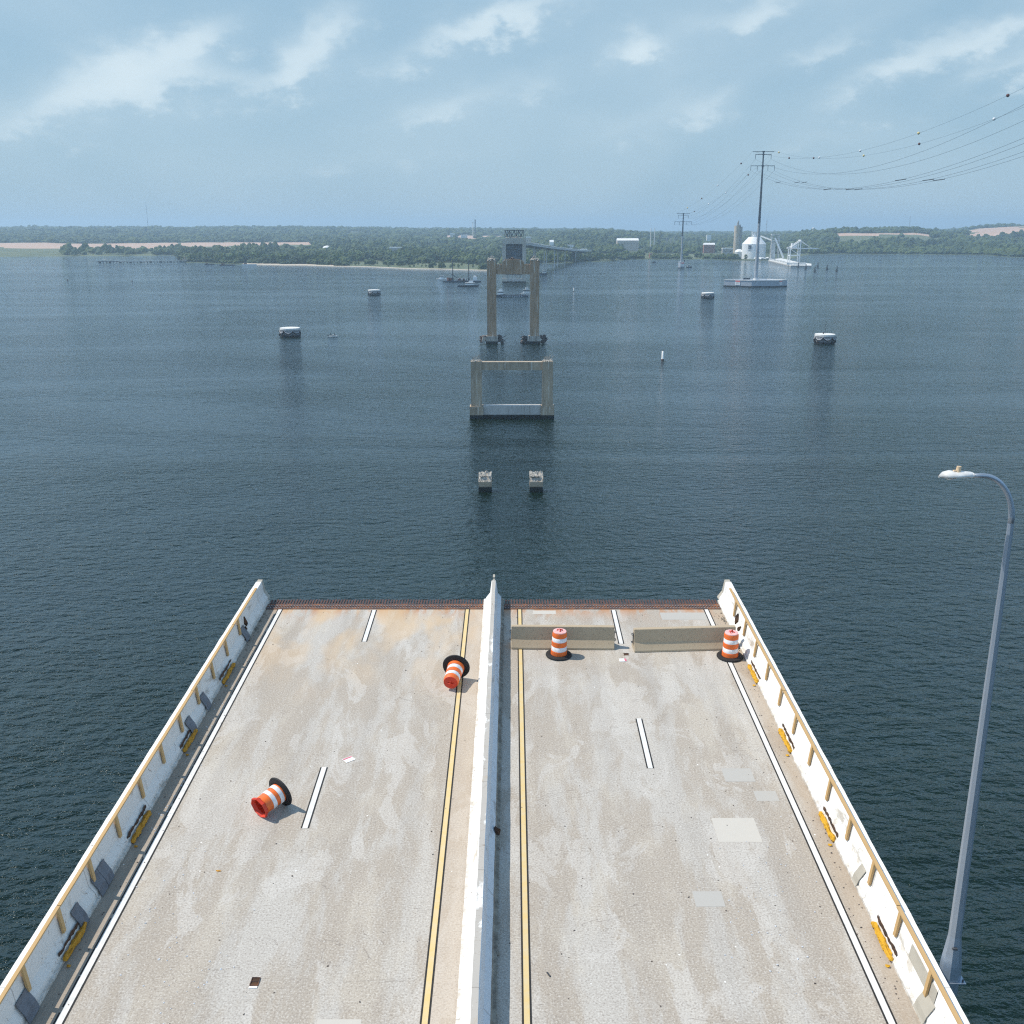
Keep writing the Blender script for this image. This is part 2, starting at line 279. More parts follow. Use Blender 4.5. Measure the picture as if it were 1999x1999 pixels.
# ------------------------------------------------------------------ mesh helpers
class MB:
    def __init__(s): s.v = []; s.f = []; s.mi = []; s.cur = 0
    def add(s, vs, fs):
        o = len(s.v); s.v += [tuple(p) for p in vs]
        for f in fs: s.f.append(tuple(i + o for i in f)); s.mi.append(s.cur)
        return s
    def box(s, cx, cy, cz, sx, sy, sz, rz=0, taper=1.0, rx=0, ry=0):
        M = Matrix.Translation((cx, cy, cz)) @ Matrix.Rotation(rz, 4, 'Z') @ Matrix.Rotation(ry, 4, 'Y') @ Matrix.Rotation(rx, 4, 'X')
        vs = []
        for z in (-.5, .5):
            t = 1 if z < 0 else taper
            for x, y in ((-.5, -.5), (.5, -.5), (.5, .5), (-.5, .5)): vs.append(M @ Vector((x * sx * t, y * sy * t, z * sz)))
        return s.add(vs, [(3, 2, 1, 0), (4, 5, 6, 7), (0, 1, 5, 4), (1, 2, 6, 5), (2, 3, 7, 6), (3, 0, 4, 7)])
    def cyl(s, p, q, r0, r1=None, n=12, cap=True, ph=0):
        p = Vector(p); q = Vector(q); r1 = r0 if r1 is None else r1; d = (q - p).normalized()
        a = d.orthogonal().normalized() if abs(d.z) < .999 else Vector((1, 0, 0)); b = d.cross(a)
        vs = []
        for c, r in ((p, r0), (q, r1)):
            for i in range(n):
                t = ph + 2 * math.pi * i / n; vs.append(c + (a * math.cos(t) + b * math.sin(t)) * r)
        fs = [(i, (i + 1) % n, n + (i + 1) % n, n + i) for i in range(n)]
        if cap: fs += [tuple(range(n - 1, -1, -1)), tuple(range(n, 2 * n))]
        return s.add(vs, fs)
    def tube(s, pts, rs, n=8, ph=0):
        pts = [Vector(p) for p in pts]
        if isinstance(rs, (int, float)): rs = [rs] * len(pts)
        vs = []; up = None
        for i, p in enumerate(pts):
            d = (pts[min(i + 1, len(pts) - 1)] - pts[max(i - 1, 0)]).normalized()
            if up is None: up = Vector((0, 1, 0)) if abs(d.y) < .9 else Vector((1, 0, 0))
            a = (up - d * up.dot(d)).normalized(); up = a; b = d.cross(a)
            for j in range(n):
                t = ph + 2 * math.pi * j / n; vs.append(p + (a * math.cos(t) + b * math.sin(t)) * rs[i])
        fs = [(i * n + j, i * n + (j + 1) % n, (i + 1) * n + (j + 1) % n, (i + 1) * n + j) for i in range(len(pts) - 1) for j in range(n)]
        fs += [tuple(range(n - 1, -1, -1)), tuple(range((len(pts) - 1) * n, len(pts) * n))]
        return s.add(vs, fs)
    def lathe(s, prof, n=24, M=None, cap=(True, True)):
        vs = []
        for r, z in prof:
            for i in range(n):
                t = 2 * math.pi * i / n; p = Vector((r * math.cos(t), r * math.sin(t), z)); vs.append(M @ p if M else p)
        m = len(prof)
        fs = [(k_ * n + i, k_ * n + (i + 1) % n, (k_ + 1) * n + (i + 1) % n, (k_ + 1) * n + i) for k_ in range(m - 1) for i in range(n)]
        if cap[0]: fs.append(tuple(range(n - 1, -1, -1)))
        if cap[1]: fs.append(tuple(range((m - 1) * n, m * n)))
        return s.add(vs, fs)
    def prism(s, poly, z0, z1):
        n = len(poly)
        vs = [(x, y, z0) for x, y in poly] + [(x, y, z1) for x, y in poly]
        return s.add(vs, [tuple(range(n - 1, -1, -1)), tuple(range(n, 2 * n))] + [(i, (i + 1) % n, n + (i + 1) % n, n + i) for i in range(n)])
    def extr(s, prof, y0, y1, seg=1, jit=0.0):       # profile (x,z), extruded along y
        n = len(prof); vs = []
        for k_ in range(seg + 1):
            y = y0 + (y1 - y0) * k_ / seg
            for (x, z) in prof:
                jx = jit * (noise.noise(Vector((x * 5, y * 1.7, z * 5))) ) if 0 < k_ < seg else 0
                jz = jit * (noise.noise(Vector((x * 5 + 9, y * 2.3, z * 5)))) if z > .1 else 0
                vs.append((x + jx, y, z + jz))
        fs = [(k_ * n + i, (k_ + 1) * n + i, (k_ + 1) * n + (i + 1) % n, k_ * n + (i + 1) % n) for k_ in range(seg) for i in range(n)]
        fs += [tuple(range(n)), tuple(range(seg * n + n - 1, seg * n - 1, -1))]
        return s.add(vs, fs)
    def rock(s, c, r, seed=0, sub=2, squash=.7, rough=.35):
        vs, fs = ICO[sub]; out = []
        for v in vs:
            k_ = 1 + rough * noise.noise(v * 1.9 + Vector((seed * 7.3, seed * 3.1, seed))) * 2
            out.append((c[0] + v.x * r * k_, c[1] + v.y * r * k_, c[2] + v.z * r * k_ * squash))
        return s.add(out, fs)
    def build(s, name, mats, parent=None, smooth=False, M=None):
        me = bpy.data.meshes.new(name); me.from_pydata(s.v, [], s.f)
        for m in (mats if isinstance(mats, (list, tuple)) else [mats]): me.materials.append(MAT[m])
        if any(s.mi): me.polygons.foreach_set('material_index', s.mi)
        if smooth:
            me.polygons.foreach_set('use_smooth', [True] * len(s.f))
        me.update()
        o = bpy.data.objects.new(name, me); sc.collection.objects.link(o)
        if parent is not None: o.parent = parent
        if M is not None: o.matrix_basis = M
        return o
def _ico(sub):
    import bmesh
    bm = bmesh.new(); bmesh.ops.create_icosphere(bm, subdivisions=sub, radius=1)
    r = ([v.co.copy() for v in bm.verts], [tuple(v.index for v in f.verts) for f in bm.faces]); bm.free(); return r
ICO = {1: _ico(1), 2: _ico(2), 3: _ico(3)}
def tag(o, label=None, cat=None, group=None, kind=None):
    if label: o['label'] = label
    if cat: o['category'] = cat
    if group: o['group'] = group
    if kind: o['kind'] = kind
    return o
def empty(name, M, label, cat, group=None):
    o = bpy.data.objects.new(name, None); o.empty_display_size = .3; sc.collection.objects.link(o)
    o.matrix_basis = M if isinstance(M, Matrix) else Matrix.Translation(M)
    return tag(o, label, cat, group)
def copy_tree(o, parent=None):
    c = o.copy(); sc.collection.objects.link(c); c.parent = parent
    for ch in [q for q in bpy.data.objects if q.parent == o]: copy_tree(ch, c)
    return c
def smooth_by_angle(o, a=40):
    me = o.data
    me.polygons.foreach_set('use_smooth', [True] * len(me.polygons))
    try: me.set_sharp_from_angle(angle=R(a))
    except Exception: pass
    return o
T = Matrix.Translation

# ------------------------------------------------------------------ water
b = MB(); rings = [0, 60, 200, 600, 2000, 6000, 14000]; n = 64
vs = [(0, 0, 0)]; fs = []
for r in rings[1:]:
    for i in range(n): vs.append((r * math.cos(2 * math.pi * i / n), r * math.sin(2 * math.pi * i / n), 0))
for i in range(n): fs.append((0, 1 + i, 1 + (i + 1) % n))
for q in range(len(rings) - 2):
    for i in range(n):
        a = 1 + q * n; fs.append((a + i, a + n + i, a + n + (i + 1) % n, a + (i + 1) % n))
b.add(vs, fs); tag(b.build('water', 'water'), kind='structure')

# ------------------------------------------------------------------ land: height by bearing and distance
COLS = [(-900, [(2150, -2), (2200, 1), (2600, 11), (3150, 13), (3400, 12), (4200, 26), (5200, 43), (7500, 48), (12500, 50)]),
        (0, [(2150, -2), (2190, .5), (2250, 4), (2650, 11.5), (3150, 13), (3400, 12), (4200, 26), (5200, 43), (7500, 48), (12500, 50)]),
        (250, [(2230, -2), (2265, .5), (2330, 3), (2900, 10), (3200, 13), (3500, 12), (4200, 27), (5000, 43), (7500, 49), (12500, 50)]),
        (375, [(2270, -2), (2310, .5), (2400, 3), (2900, 8), (3300, 12), (3600, 13), (4200, 28), (5000, 42), (7500, 49), (12500, 50)]),
        (395, [(1830, -2), (1850, .6), (2200, 2), (2700, 7), (3200, 11), (3600, 13), (4200, 28), (5000, 42), (7500, 49), (12500, 50)]),
        (495, [(1735, -2), (1755, .6), (2200, 3), (2700, 8), (3200, 11), (3700, 14), (4300, 28), (5000, 43), (7500, 48), (12500, 50)]),
        (600, [(1690, -2), (1712, .6), (2200, 4), (2700, 9), (3300, 12), (3900, 18), (4400, 32), (5000, 44), (7500, 48), (12500, 50)]),
        (690, [(1640, -2), (1662, .6), (2200, 4), (2700, 9), (3400, 14), (3900, 22), (4400, 34), (5000, 44), (7500, 47), (12500, 50)]),
        (850, [(1540, -2), (1558, .6), (2100, 3), (2600, 6), (3400, 14), (4000, 24), (4400, 32), (5000, 36), (7500, 44), (12500, 46)]),
        (960, [(1492, -2), (1510, .6), (2100, 2), (2600, 5), (3400, 14), (4000, 24), (4400, 30), (5000, 36), (7500, 42), (12500, 44)]),
        (985, [(1600, -2), (1640, .5), (2100, 2), (2600, 5), (3400, 14), (4000, 24), (4400, 30), (5000, 34), (7500, 40), (12500, 44)]),
        (1060, [(1780, -2), (1800, .6), (2200, 3), (2700, 10), (3300, 22), (3900, 30), (4400, 30), (5000, 32), (7500, 36), (12500, 44)]),
        (1160, [(1880, -2), (1900, .6), (2200, 3), (2700, 14), (3300, 33), (3900, 38), (4400, 32), (5000, 32), (7500, 34), (12500, 42)]),
        (1235, [(2010, -2), (2035, .6), (2300, 2), (2900, 8), (3400, 26), (3900, 26), (4400, 20), (5000, 16), (7500, 16), (12500, 10)]),
        (1340, [(2000, -2), (2030, .6), (2400, 2), (2900, 4), (3400, 9), (3900, 14), (4400, 16), (5000, 16), (7500, 16), (12500, 10)]),
        (1440, [(1950, -2), (1968, .6), (2300, 2), (2900, 4), (3400, 8), (3900, 12), (4400, 15), (5000, 16), (7500, 16), (12500, 10)]),
        (1500, [(1955, -2), (1975, 1), (2300, 2), (2900, 6), (3400, 14), (3900, 18), (4400, 18), (5000, 16), (7500, 16), (12500, 10)]),
        (1560, [(2380, -2), (2420, .6), (2600, 4), (2900, 16), (3200, 34), (3600, 36), (4400, 24), (5000, 16), (7500, 16), (12500, 10)]),
        (1620, [(2390, -2), (2420, .6), (2600, 6), (2900, 22), (3250, 41), (3600, 44), (4400, 26), (5000, 16), (7500, 16), (12500, 10)]),
        (1740, [(2370, -2), (2400, .6), (2600, 6), (2900, 22), (3250, 41), (3600, 46), (4400, 26), (5000, 16), (7500, 16), (12500, 10)]),
        (1800, [(2340, -2), (2370, .6), (2600, 5), (2900, 18), (3250, 30), (3600, 34), (4400, 34), (5000, 30), (7500, 30), (12500, 40)]),
        (1870, [(2320, -2), (2345, .6), (2600, 5), (3150, 18), (3350, 34), (3700, 47), (4400, 57), (5000, 48), (7500, 40), (12500, 40)]),
        (1930, [(2140, -2), (2165, .6), (2500, 3), (3150, 19), (3350, 37), (3700, 51), (4400, 61), (5000, 52), (7500, 40), (12500, 40)]),
        (2100, [(2120, -2), (2150, .6), (2500, 3), (3150, 19), (3350, 38), (3700, 53), (4400, 63), (5000, 54), (7500, 40), (12500, 40)]),
        (2800, [(2120, -2), (2150, .6), (2500, 3), (2900, 14), (3250, 28), (3600, 40), (4400, 50), (5000, 50), (7500, 40), (12500, 40)])]
def bearing(px): return (px - CX) / F / math.cos(PITCH) * .985          # tan of the bearing near the horizon rows
def prof_at(px):
    px = min(max(px, COLS[0][0]), COLS[-1][0] - 1e-3)
    for (xa, A), (xb, B) in zip(COLS, COLS[1:]):
        if xa <= px <= xb:
            t = (px - xa) / (xb - xa); t = t * t * (3 - 2 * t)
            n_ = max(len(A), len(B))
            def ex(Q): return Q if len(Q) == n_ else [Q[0]] + [Q[0]] * (n_ - len(Q)) + Q[1:]
            A2, B2 = ex(A), ex(B)
            return [(a[0] + (b_[0] - a[0]) * t, a[1] + (b_[1] - a[1]) * t) for a, b_ in zip(A2, B2)]
def hz(px, D):
    P = prof_at(px)
    if D <= P[0][0]: return P[0][1]
    for (d0, z0), (d1, z1) in zip(P, P[1:]):
        if D <= d1:
            t = (D - d0) / max(d1 - d0, 1e-6); return z0 + (z1 - z0) * t
    return P[-1][1]
def place(px, D): return Vector((bearing(px) * D, D, 0))
def lz(px, D):
    s0 = prof_at(px)[1][0]; r = max(0, min(1, (D - s0) / 400)); p = place(px, D)
    return hz(px, D) + r * 3.5 * noise.noise(Vector((p.x / 260, p.y / 260, 0))) + r * min(1, D / 4000) * 7 * noise.noise(Vector((p.x / 900, p.y / 900, 3))) * (1 if D > 3600 else .3)
def nz(px, D, s=160): p = place(px, D); return noise.noise(Vector((p.x / s, p.y / s * .6, 5)))
def zone(px, D):
    """what covers the land there: sand, grass, dirt or trees"""
    s0 = prof_at(px)[1][0]; q = nz(px, D)
    if 497 < px < 668 and D < s0 + 28: return 'sand'
    if 668 <= px < 965 and D < s0 + 6: return 'sand'
    if px < 340 and D < 2640 + q * 50: return 'bank'
    if px < 340 and 2640 + q * 50 <= D < 3240 + q * 40: return 'dirt'
    if 340 <= px < 630 and 2480 < D < 2900 + max(0, px - 450) * .6: return 'bank'
    if 340 <= px < 630 and 2700 < D < 3330: return 'dirt'
    if 690 < px < 985 and D < s0 + 150 + (px - 690) * .55 + q * 120: return 'grass'
    if 1160 < px < 1470 and s0 + 22 < D < s0 + 330 + q * 220: return 'grass'
    if 1300 < px < 1440 and 2550 < D < 2720: return 'grass'
    if 820 < px < 985 and 3750 < D < 4150 and q > -.18: return 'dirt'
    if 1590 < px < 1775 and 3170 < D < 3330: return 'dirt'
    if 1600 < px < 1790 and 2800 < D < 3170: return 'grass'
    if 1625 < px < 1790 and 2600 < D < 2680: return 'grass'
    if px > 1790 and 3300 + max(0, 1850 - px) * 9 + q * 120 < D < 4500: return 'grass' if q > .3 or D > 4350 else 'dirt'
    if px > 1500 and px < 1550 and D < s0 + 120: return 'grass'
    return 'trees'
xs = [-900 + i * 8 for i in range(int(3650 / 8))]
ds = [0, .5, 1.2]; DN = 74
b = MB(); vs = []; rows = []
for px in xs:
    P = prof_at(px); s0 = P[0][0]; s1 = P[1][0]
    dd = [s0, (s0 + s1) / 2, s1, s1 + 15, s1 + 35] + [s1 + 35 + (12500 - s1 - 35) * (i / DN) ** 1.9 for i in range(1, DN + 1)]
    rows.append(dd)
    for i, D in enumerate(dd):
        p = place(px, D); vs.append((p.x, p.y, lz(px, D) if i > 1 else hz(px, D)))
m = len(rows[0]); fs = []; mi = []
CODE = {'sand': 3, 'bank': 0, 'grass': 0, 'dirt': 2, 'trees': 1}
for i in range(len(xs) - 1):
    for j in range(m - 1):
        fs.append((i * m + j, (i + 1) * m + j, (i + 1) * m + j + 1, i * m + j + 1))
        mi.append(CODE[zone((xs[i] + xs[i + 1]) / 2, (rows[i][j] + rows[i][j + 1]) / 2)])
b.v = vs; b.f = fs; b.mi = mi
tag(b.build('land', ['land_green', 'land_floor', 'bare_dirt', 'sand'], smooth=True), kind='structure')

# forest: far wood that reads as one mass
rf = random.Random(5)
tv = []; tf = []
import numpy as np
tmpl = []
for s in range(8):
    vs_, fs_ = ICO[3] if s < 3 else ICO[2]
    arr = []
    for v in vs_:
        k_ = 1 + .55 * noise.noise(v * 1.5 + Vector((s * 5.1, 2, s))) + .45 * noise.noise(v * 3.6 + Vector((s, 9, s)))
        arr.append((v.x * k_, v.y * k_, max(v.z, -.5) * k_ * 1.0))
    tmpl.append((np.array(arr), np.array(fs_)))
VV = []; FF = []; off = 0; cnt = 0
def crown_at(p, r, h, big):
    global off, cnt
    a, f = tmpl[rf.randrange(0, 3) if big else rf.randrange(3, 8)]
    th = rf.uniform(0, 6.28); c_, s_ = math.cos(th), math.sin(th)
    q = np.empty_like(a); q[:, 0] = (a[:, 0] * c_ - a[:, 1] * s_) * r + p.x; q[:, 1] = (a[:, 0] * s_ + a[:, 1] * c_) * r + p.y
    q[:, 2] = a[:, 2] * h * .52 + p.z + h * .5
    VV.append(q); FF.append(f + off); off += len(a); cnt += 1
tries = 0
CLEAR = [(1203, 1249, 2230, 2640), (1372, 1398, 2150, 2500), (1072, 1083, 2250, 2450), (1102, 1122, 2300, 2500), (758, 792, 2090, 2180), (634, 645, 2200, 2320), (875, 930, 3500, 3950), (1955, 1980, 3150, 3350)]
while cnt < 15000 and tries < 60000:
    tries += 1
    px = rf.uniform(-350, 2350); P = prof_at(px); s1 = P[1][0]
    D = s1 + 12 + (6500 - s1) * rf.random() ** 1.7
    if zone(px, D) != 'trees' and not (zone(px, D) == 'grass' and rf.random() < (.05 if px < 1000 else .008)) and not (zone(px, D) == 'bank' and 150 < px < 345 and D < 2500 and rf.random() < .12): continue
    if 1425 < px < 1530 and D < 2330: continue
    if any(x0_ < px < x1_ and d0_ < D < d1_ for x0_, x1_, d0_, d1_ in CLEAR): continue
    p = place(px, D); z = lz(px, D)
    if z < .4: continue
    sc_ = (D / 1900) ** .8; r = rf.uniform(4.5, 9.5) * sc_; h = rf.uniform(8, 15) * min(sc_, 1.25)
    vz = noise.noise(Vector((p.x / 130, p.y / 220, 8))); h *= 1 + .45 * vz
    if D < s1 + 40: h *= .75; r *= .8
    crown_at(Vector((p.x, p.y, z - 1)), r, h, D < 2150)
me = bpy.data.meshes.new('forest'); me.from_pydata(np.concatenate(VV).tolist(), [], np.concatenate(FF).tolist()); me.materials.append(MAT['forest_leaves'])
fo = bpy.data.objects.new('forest', me); sc.collection.objects.link(fo)
tag(fo, 'distant dark green woodland covering the far shores and hills', 'forest', kind='stuff')

# individual trees along the shore
def make_tree(seed, light):
    r_ = random.Random(seed)
    root = empty('leafy_tree', (0, 0, 0), 'x', 'tree')
    t = MB(); t.tube([(0, 0, -1), (.1, 0, 3), (-.1, .1, 7), (.1, 0, 10)], [.42, .34, .24, .1], 6)
    for i in range(5):
        a = r_.uniform(0, 6.28); z = r_.uniform(3.5, 7); t.tube([(0, 0, z), (math.cos(a) * 1.6, math.sin(a) * 1.6, z + 1.3), (math.cos(a) * 2.8, math.sin(a) * 2.8, z + 2.6)], [.16, .1, .05], 5)
    t.build('trunk', 'bark', root)
    c_ = MB()
    for i in range(20):
        a = r_.uniform(0, 6.28); z = r_.uniform(3.2, 11.5); w_ = 3.9 * math.sin(min(1, (z - 1.5) / 6) * 1.57) * (1 if z < 8 else (13.5 - z) / 5.5)
        rr = w_ * math.sqrt(r_.random()); c_.rock((rr * math.cos(a), rr * math.sin(a), z), r_.uniform(1.1, 2.0), seed + i, 1, .8, .6)
    for i in range(420):
        a = r_.uniform(0, 6.28); z = r_.uniform(2.4, 13.2); w_ = 4.9 * math.sin(min(1, (z - 1) / 6) * 1.57) * (1 if z < 8 else (14.2 - z) / 6.2)
        rr = w_ * (r_.random() ** .3); p = Vector((rr * math.cos(a), rr * math.sin(a), z)); s = r_.uniform(.28, .55)
        A = Vector((r_.gauss(0, 1), r_.gauss(0, 1), r_.gauss(0, 1))).normalized() * s; B = A.orthogonal().normalized() * s
        c_.add([p - A, p - B * .6, p + A, p + B * .6], [(0, 1, 2, 3)])
    c_.build('crown', 'leaves_light' if light else 'leaves', root)
    return root
protos = [make_tree(3, 0), make_tree(40, 0), make_tree(77, 0), make_tree(90, 1), make_tree(120, 1)]
usedp = set()
def put_tree(px, D, s, kind, label, group):
    i = kind
    t = protos[i] if i not in usedp else copy_tree(protos[i]); usedp.add(i)
    p = place(px, D); t.matrix_basis = T((p.x, p.y, lz(px, D) - .3)) @ Matrix.Rotation(rt.uniform(0, 6.28), 4, 'Z') @ Matrix.Diagonal((s * rt.uniform(.9, 1.25), s * rt.uniform(.9, 1.25), s * rt.uniform(.85, 1.1), 1))
    tag(t, label, 'tree', group)
rt = random.Random(8)
def shore(px): return prof_at(px)[1][0]
LA = 'dark green broadleaf tree at the front edge of the wooded peninsula behind the sandy beach'; GA = 'trees on the front edge of the peninsula'
for i in range(62):
    px = 400 + i * 4.6 + rt.uniform(-2, 2); put_tree(px, shore(px) + (34 if 497 < px < 668 else 20) + rt.uniform(0, 60), rt.uniform(.9, 1.35), rt.choice((0, 1, 2)), LA, GA)
LB = 'dark bushy tree standing behind the pale green marsh left of the tall piers'; GB = 'trees behind the marsh'
for i in range(44):
    px = 690 + i * 6.4 + rt.uniform(-3, 3); D = shore(px) + 190 + (px - 690) * .6 + rt.uniform(-50, 60); put_tree(px, D, rt.uniform(.85, 1.4), rt.choice((0, 1, 2, 3)), LB, GB)
LC = 'low light green shrub scattered over the marsh near the stony shore'; GC = 'shrubs in the marsh'
for i in range(46):
    px = rt.uniform(692, 975); D = shore(px) + rt.uniform(14, 150); put_tree(px, D, rt.uniform(.28, .5), rt.choice((3, 4)), LC, GC)
LD = 'dark green tree on the low shore right of the ruined piers, along the water'; GD = 'trees along the shore right of the piers'
for i in range(44):
    px = 1058 + i * 4.3 + rt.uniform(-2, 2); put_tree(px, shore(px) + 16 + rt.uniform(0, 50), rt.uniform(.7, 1.15), rt.choice((0, 1, 2)), LD, GD)
LE = 'small round tree by the water left of the white domed silo'; GE = 'trees left of the white domed silo'
for i in range(30):
    px = 1255 + i * 6.6 + rt.uniform(-4, 4)
    if px < 1405 and rt.random() < .6: continue
    put_tree(px, shore(px) + 15 + rt.uniform(0, 45), rt.uniform(.5, .9) * (1.35 if px > 1400 else .8), rt.choice((0, 1, 2)), LE, GE)
LF = 'bright green bushy tree on the point at the right edge under the far hills'; GF = 'trees on the right hand point'
for i in range(16):
    px = 1915 + i * 7 + rt.uniform(-3, 3); put_tree(px, shore(px) + 20 + rt.uniform(0, 50), rt.uniform(.8, 1.1), rt.choice((1, 3)), LF, GF)
# ================================================================== the broken bridge deck
U0, U1 = -9.64, 8.18; V0 = -6.0; VE = V(1189.5)
D0 = deck_m(0, 0)
b = MB(); nv = 60
b.box((U0 + U1) / 2, (V0 + VE) / 2, -.13, U1 - U0 + 1.0, VE - V0, .26)
road = b.build('road', 'deck_concrete', M=D0); tag(road, kind='structure')
g = MB()
for u in (-8.6, -5.2, -1.9, .5, 3.9, 7.1):
    g.box(u, (V0 + VE) / 2, -1.1, .03, VE - V0, 1.5); g.box(u, (V0 + VE) / 2, -1.87, .45, VE - V0, .04); g.box(u, (V0 + VE) / 2, -.33, .45, VE - V0, .04)
for v in (2, 10, 18, 26, 34): g.box((U0 + U1) / 2, v, -.9, U1 - U0 - 1.4, .1, .5)
g.build('girders', 'dark_steel', road)
def strip(mb, u, w_, v0, v1, z, wob=0.0, seg=1):
    for i in range(seg):
        a = v0 + (v1 - v0) * i / seg; c_ = v0 + (v1 - v0) * (i + 1) / seg
        mb.box(u, (a + c_) / 2, z, w_, c_ - a, .004)
def line(name, mat, u, v0, v1, broken=False):
    bb = MB(); wd = .118 if 'yellow' in name else .135
    rr = random.Random(int(u * 10) + 99)
    for s in (-1, 1):
        if broken and s < 0:
            a = v0
            while a < v1:
                c_ = min(v1, a + rr.uniform(.5, 2.2)); strip(bb, u + s * (wd / 2 + .018), .046, a, c_, .0035); a = c_ + rr.choice((.04, .15, .3))
        else: strip(bb, u + s * (wd / 2 + .018), .046, v0, v1, .0035)
    o = MB(); strip(o, u, wd, v0, v1, .006); lo = o.build(name, mat, road)
    bb.build('black_edge', 'black_line', lo)
line('white_edge_line', 'white_line', -9.06, V0, VE - .02, True); line('white_edge_line', 'white_line', 7.59, V0, VE - .02)
line('yellow_line', 'yellow_line', -1.745, V0, VE - .02); line('yellow_line', 'yellow_line', .30, V0, VE - .02)
for u, a, c_ in ((-5.38, 1617, 1498), (-5.38, 1252.6, 1191), (3.96, 1500, 1403), (3.96, 1257, 1191)):
    line('white_dash', 'white_line', u, V(a), V(c_))
def patch(x0, y0, x1, y1, mat):
    ua, va = deck_uv(x0, y1); ub, vb = deck_uv(x1, y0); um, _ = deck_uv(x1, (y0 + y1) / 2); ul, _ = deck_uv(x0, (y0 + y1) / 2)
    o = MB(); o.box((ul + um) / 2, (va + vb) / 2, .002, um - ul, vb - va, .003); o.build('repair_patch', mat, road)
patch(1396, 1597, 1480, 1644, 'patch_concrete'); patch(1355, 1740, 1412, 1770, 'patch_bluish'); patch(1474, 1544, 1518, 1564, 'patch_bluish')
patch(1412, 1500, 1470, 1526, 'patch_bluish'); patch(1040, 1192, 1085, 1199, 'patch_concrete'); patch(1290, 1196, 1385, 1210, 'patch_bluish')
patch(612, 1990, 700, 2060, 'patch_concrete')

# finger joints at the broken edge
def finger(u0, u1, label):
    root = empty('finger_joint', deck_m((u0 + u1) / 2, VE), label, 'steel joint', 'steel joints along the broken edge')
    W_ = u1 - u0; pl = MB(); n_ = int(W_ / .11); pt = W_ / n_
    pl.box(0, .04, 0, W_, .10, .05)
    for i in range(n_ + 1): pl.box(-W_ / 2 + i * pt, .22, 0, .055, .28, .05)
    pl.box(0, .235, 0, W_, .035, .046); pl.box(0, .42, -.005, W_, .12, .06)
    pl.box(0, .25, -.35, W_, .5, .02)
    pl.build('plate', 'rusty_steel', root)
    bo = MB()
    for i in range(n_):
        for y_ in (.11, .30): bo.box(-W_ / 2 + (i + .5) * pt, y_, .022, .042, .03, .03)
    bo.build('glint_bars', 'steel_glint', root)  # pale bars standing in for sky glints on the joint's metal edges
    te = MB(); rr = random.Random(int(u0 * 7))
    for i in range(n_):
        l = .46 + rr.uniform(-.03, .02); te.box(-W_ / 2 + (i + .5) * pt + rr.uniform(-.004, .004), .47 + l / 2, -.005, .058, l, .055, rr.uniform(-.03, .03), 1)
    te.build('fingers', 'finger_steel', root)
    fl = MB(); fl.box(0, .03, -.9, W_, .06, 1.5); fl.build('end_beam', 'rusty_steel', root)
finger(U0 + .02, -1.10, 'rusty steel finger joint across the broken end of the left carriageway')
finger(-.30, U1 - .02, 'rusty steel finger joint across the broken end of the right carriageway')

# walls
PROF = [(-.01, -.3), (-.01, .86), (.20, .86), (.225, .78), (.27, .40), (.40, .20), (.42, .085), (.475, .075), (.475, 0), (.475, -.02)]
def wall(side, label, mat, top):
    u = U0 - .47 if side < 0 else U1 + .47
    root = empty('concrete_wall', deck_m(u, 0), label, 'concrete wall')
    def prof(p): return [(x * -side, z) for x, z in p]
    bd = MB(); P = prof(PROF); P = P if side > 0 else P[::-1]
    bd.extr(P, V0, 37.62, 150, .012); body = bd.build('body', [mat, top], root)
    for p in body.data.polygons:
        if p.normal.z > .8 and p.center.z > .7: p.material_index = 1
    if side < 0:
        for p in body.data.polygons:
            if p.normal.z > .8 and p.center.z > .7: p.material_index = 1
    end = MB(); E = [(.0, .10), (.0, .84), (.19, .84), (.27, .38), (.44, .12), (.44, .10)]
    E = prof(E); E = E if side > 0 else E[::-1]
    end.extr(E, 37.62, 37.9, 2, .02); end.build('end_block', 'bare_concrete', root)
    # timber rail
    r_ = random.Random(3 + side); pz = [16.72 + 1.7 * k_ for k_ in range(-12, 11)] if side < 0 else [16.6 + 1.705 * k_ for k_ in range(-12, 12)]
    pz = [q for q in pz if q < 36.2]
    xi = .245 * -side
    a = V0
    while a < 36.4:
        c_ = min(36.6, a + 4.9); rl = MB(); rl.box(xi + r_.uniform(-.006, .006), (a + c_) / 2, 1.0 + r_.uniform(-.008, .008), .085, c_ - a - .01, .04, r_.uniform(-.001, .001)); rl.build('timber_rail', 'timber', root); a = c_
    for q in pz:
        pm = MB(); pm.box(.292 * -side, q, .70, .05, .11, .62, 0, 1, 0, .10 * -side * -1 if side < 0 else .10)
        po = pm.build('timber_post', 'timber', root)
    return root
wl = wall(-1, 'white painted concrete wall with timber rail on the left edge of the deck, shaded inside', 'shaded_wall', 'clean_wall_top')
wr = wall(1, 'sunlit white concrete wall with timber rail on the right edge of the deck', 'painted_wall', 'clean_wall_top')
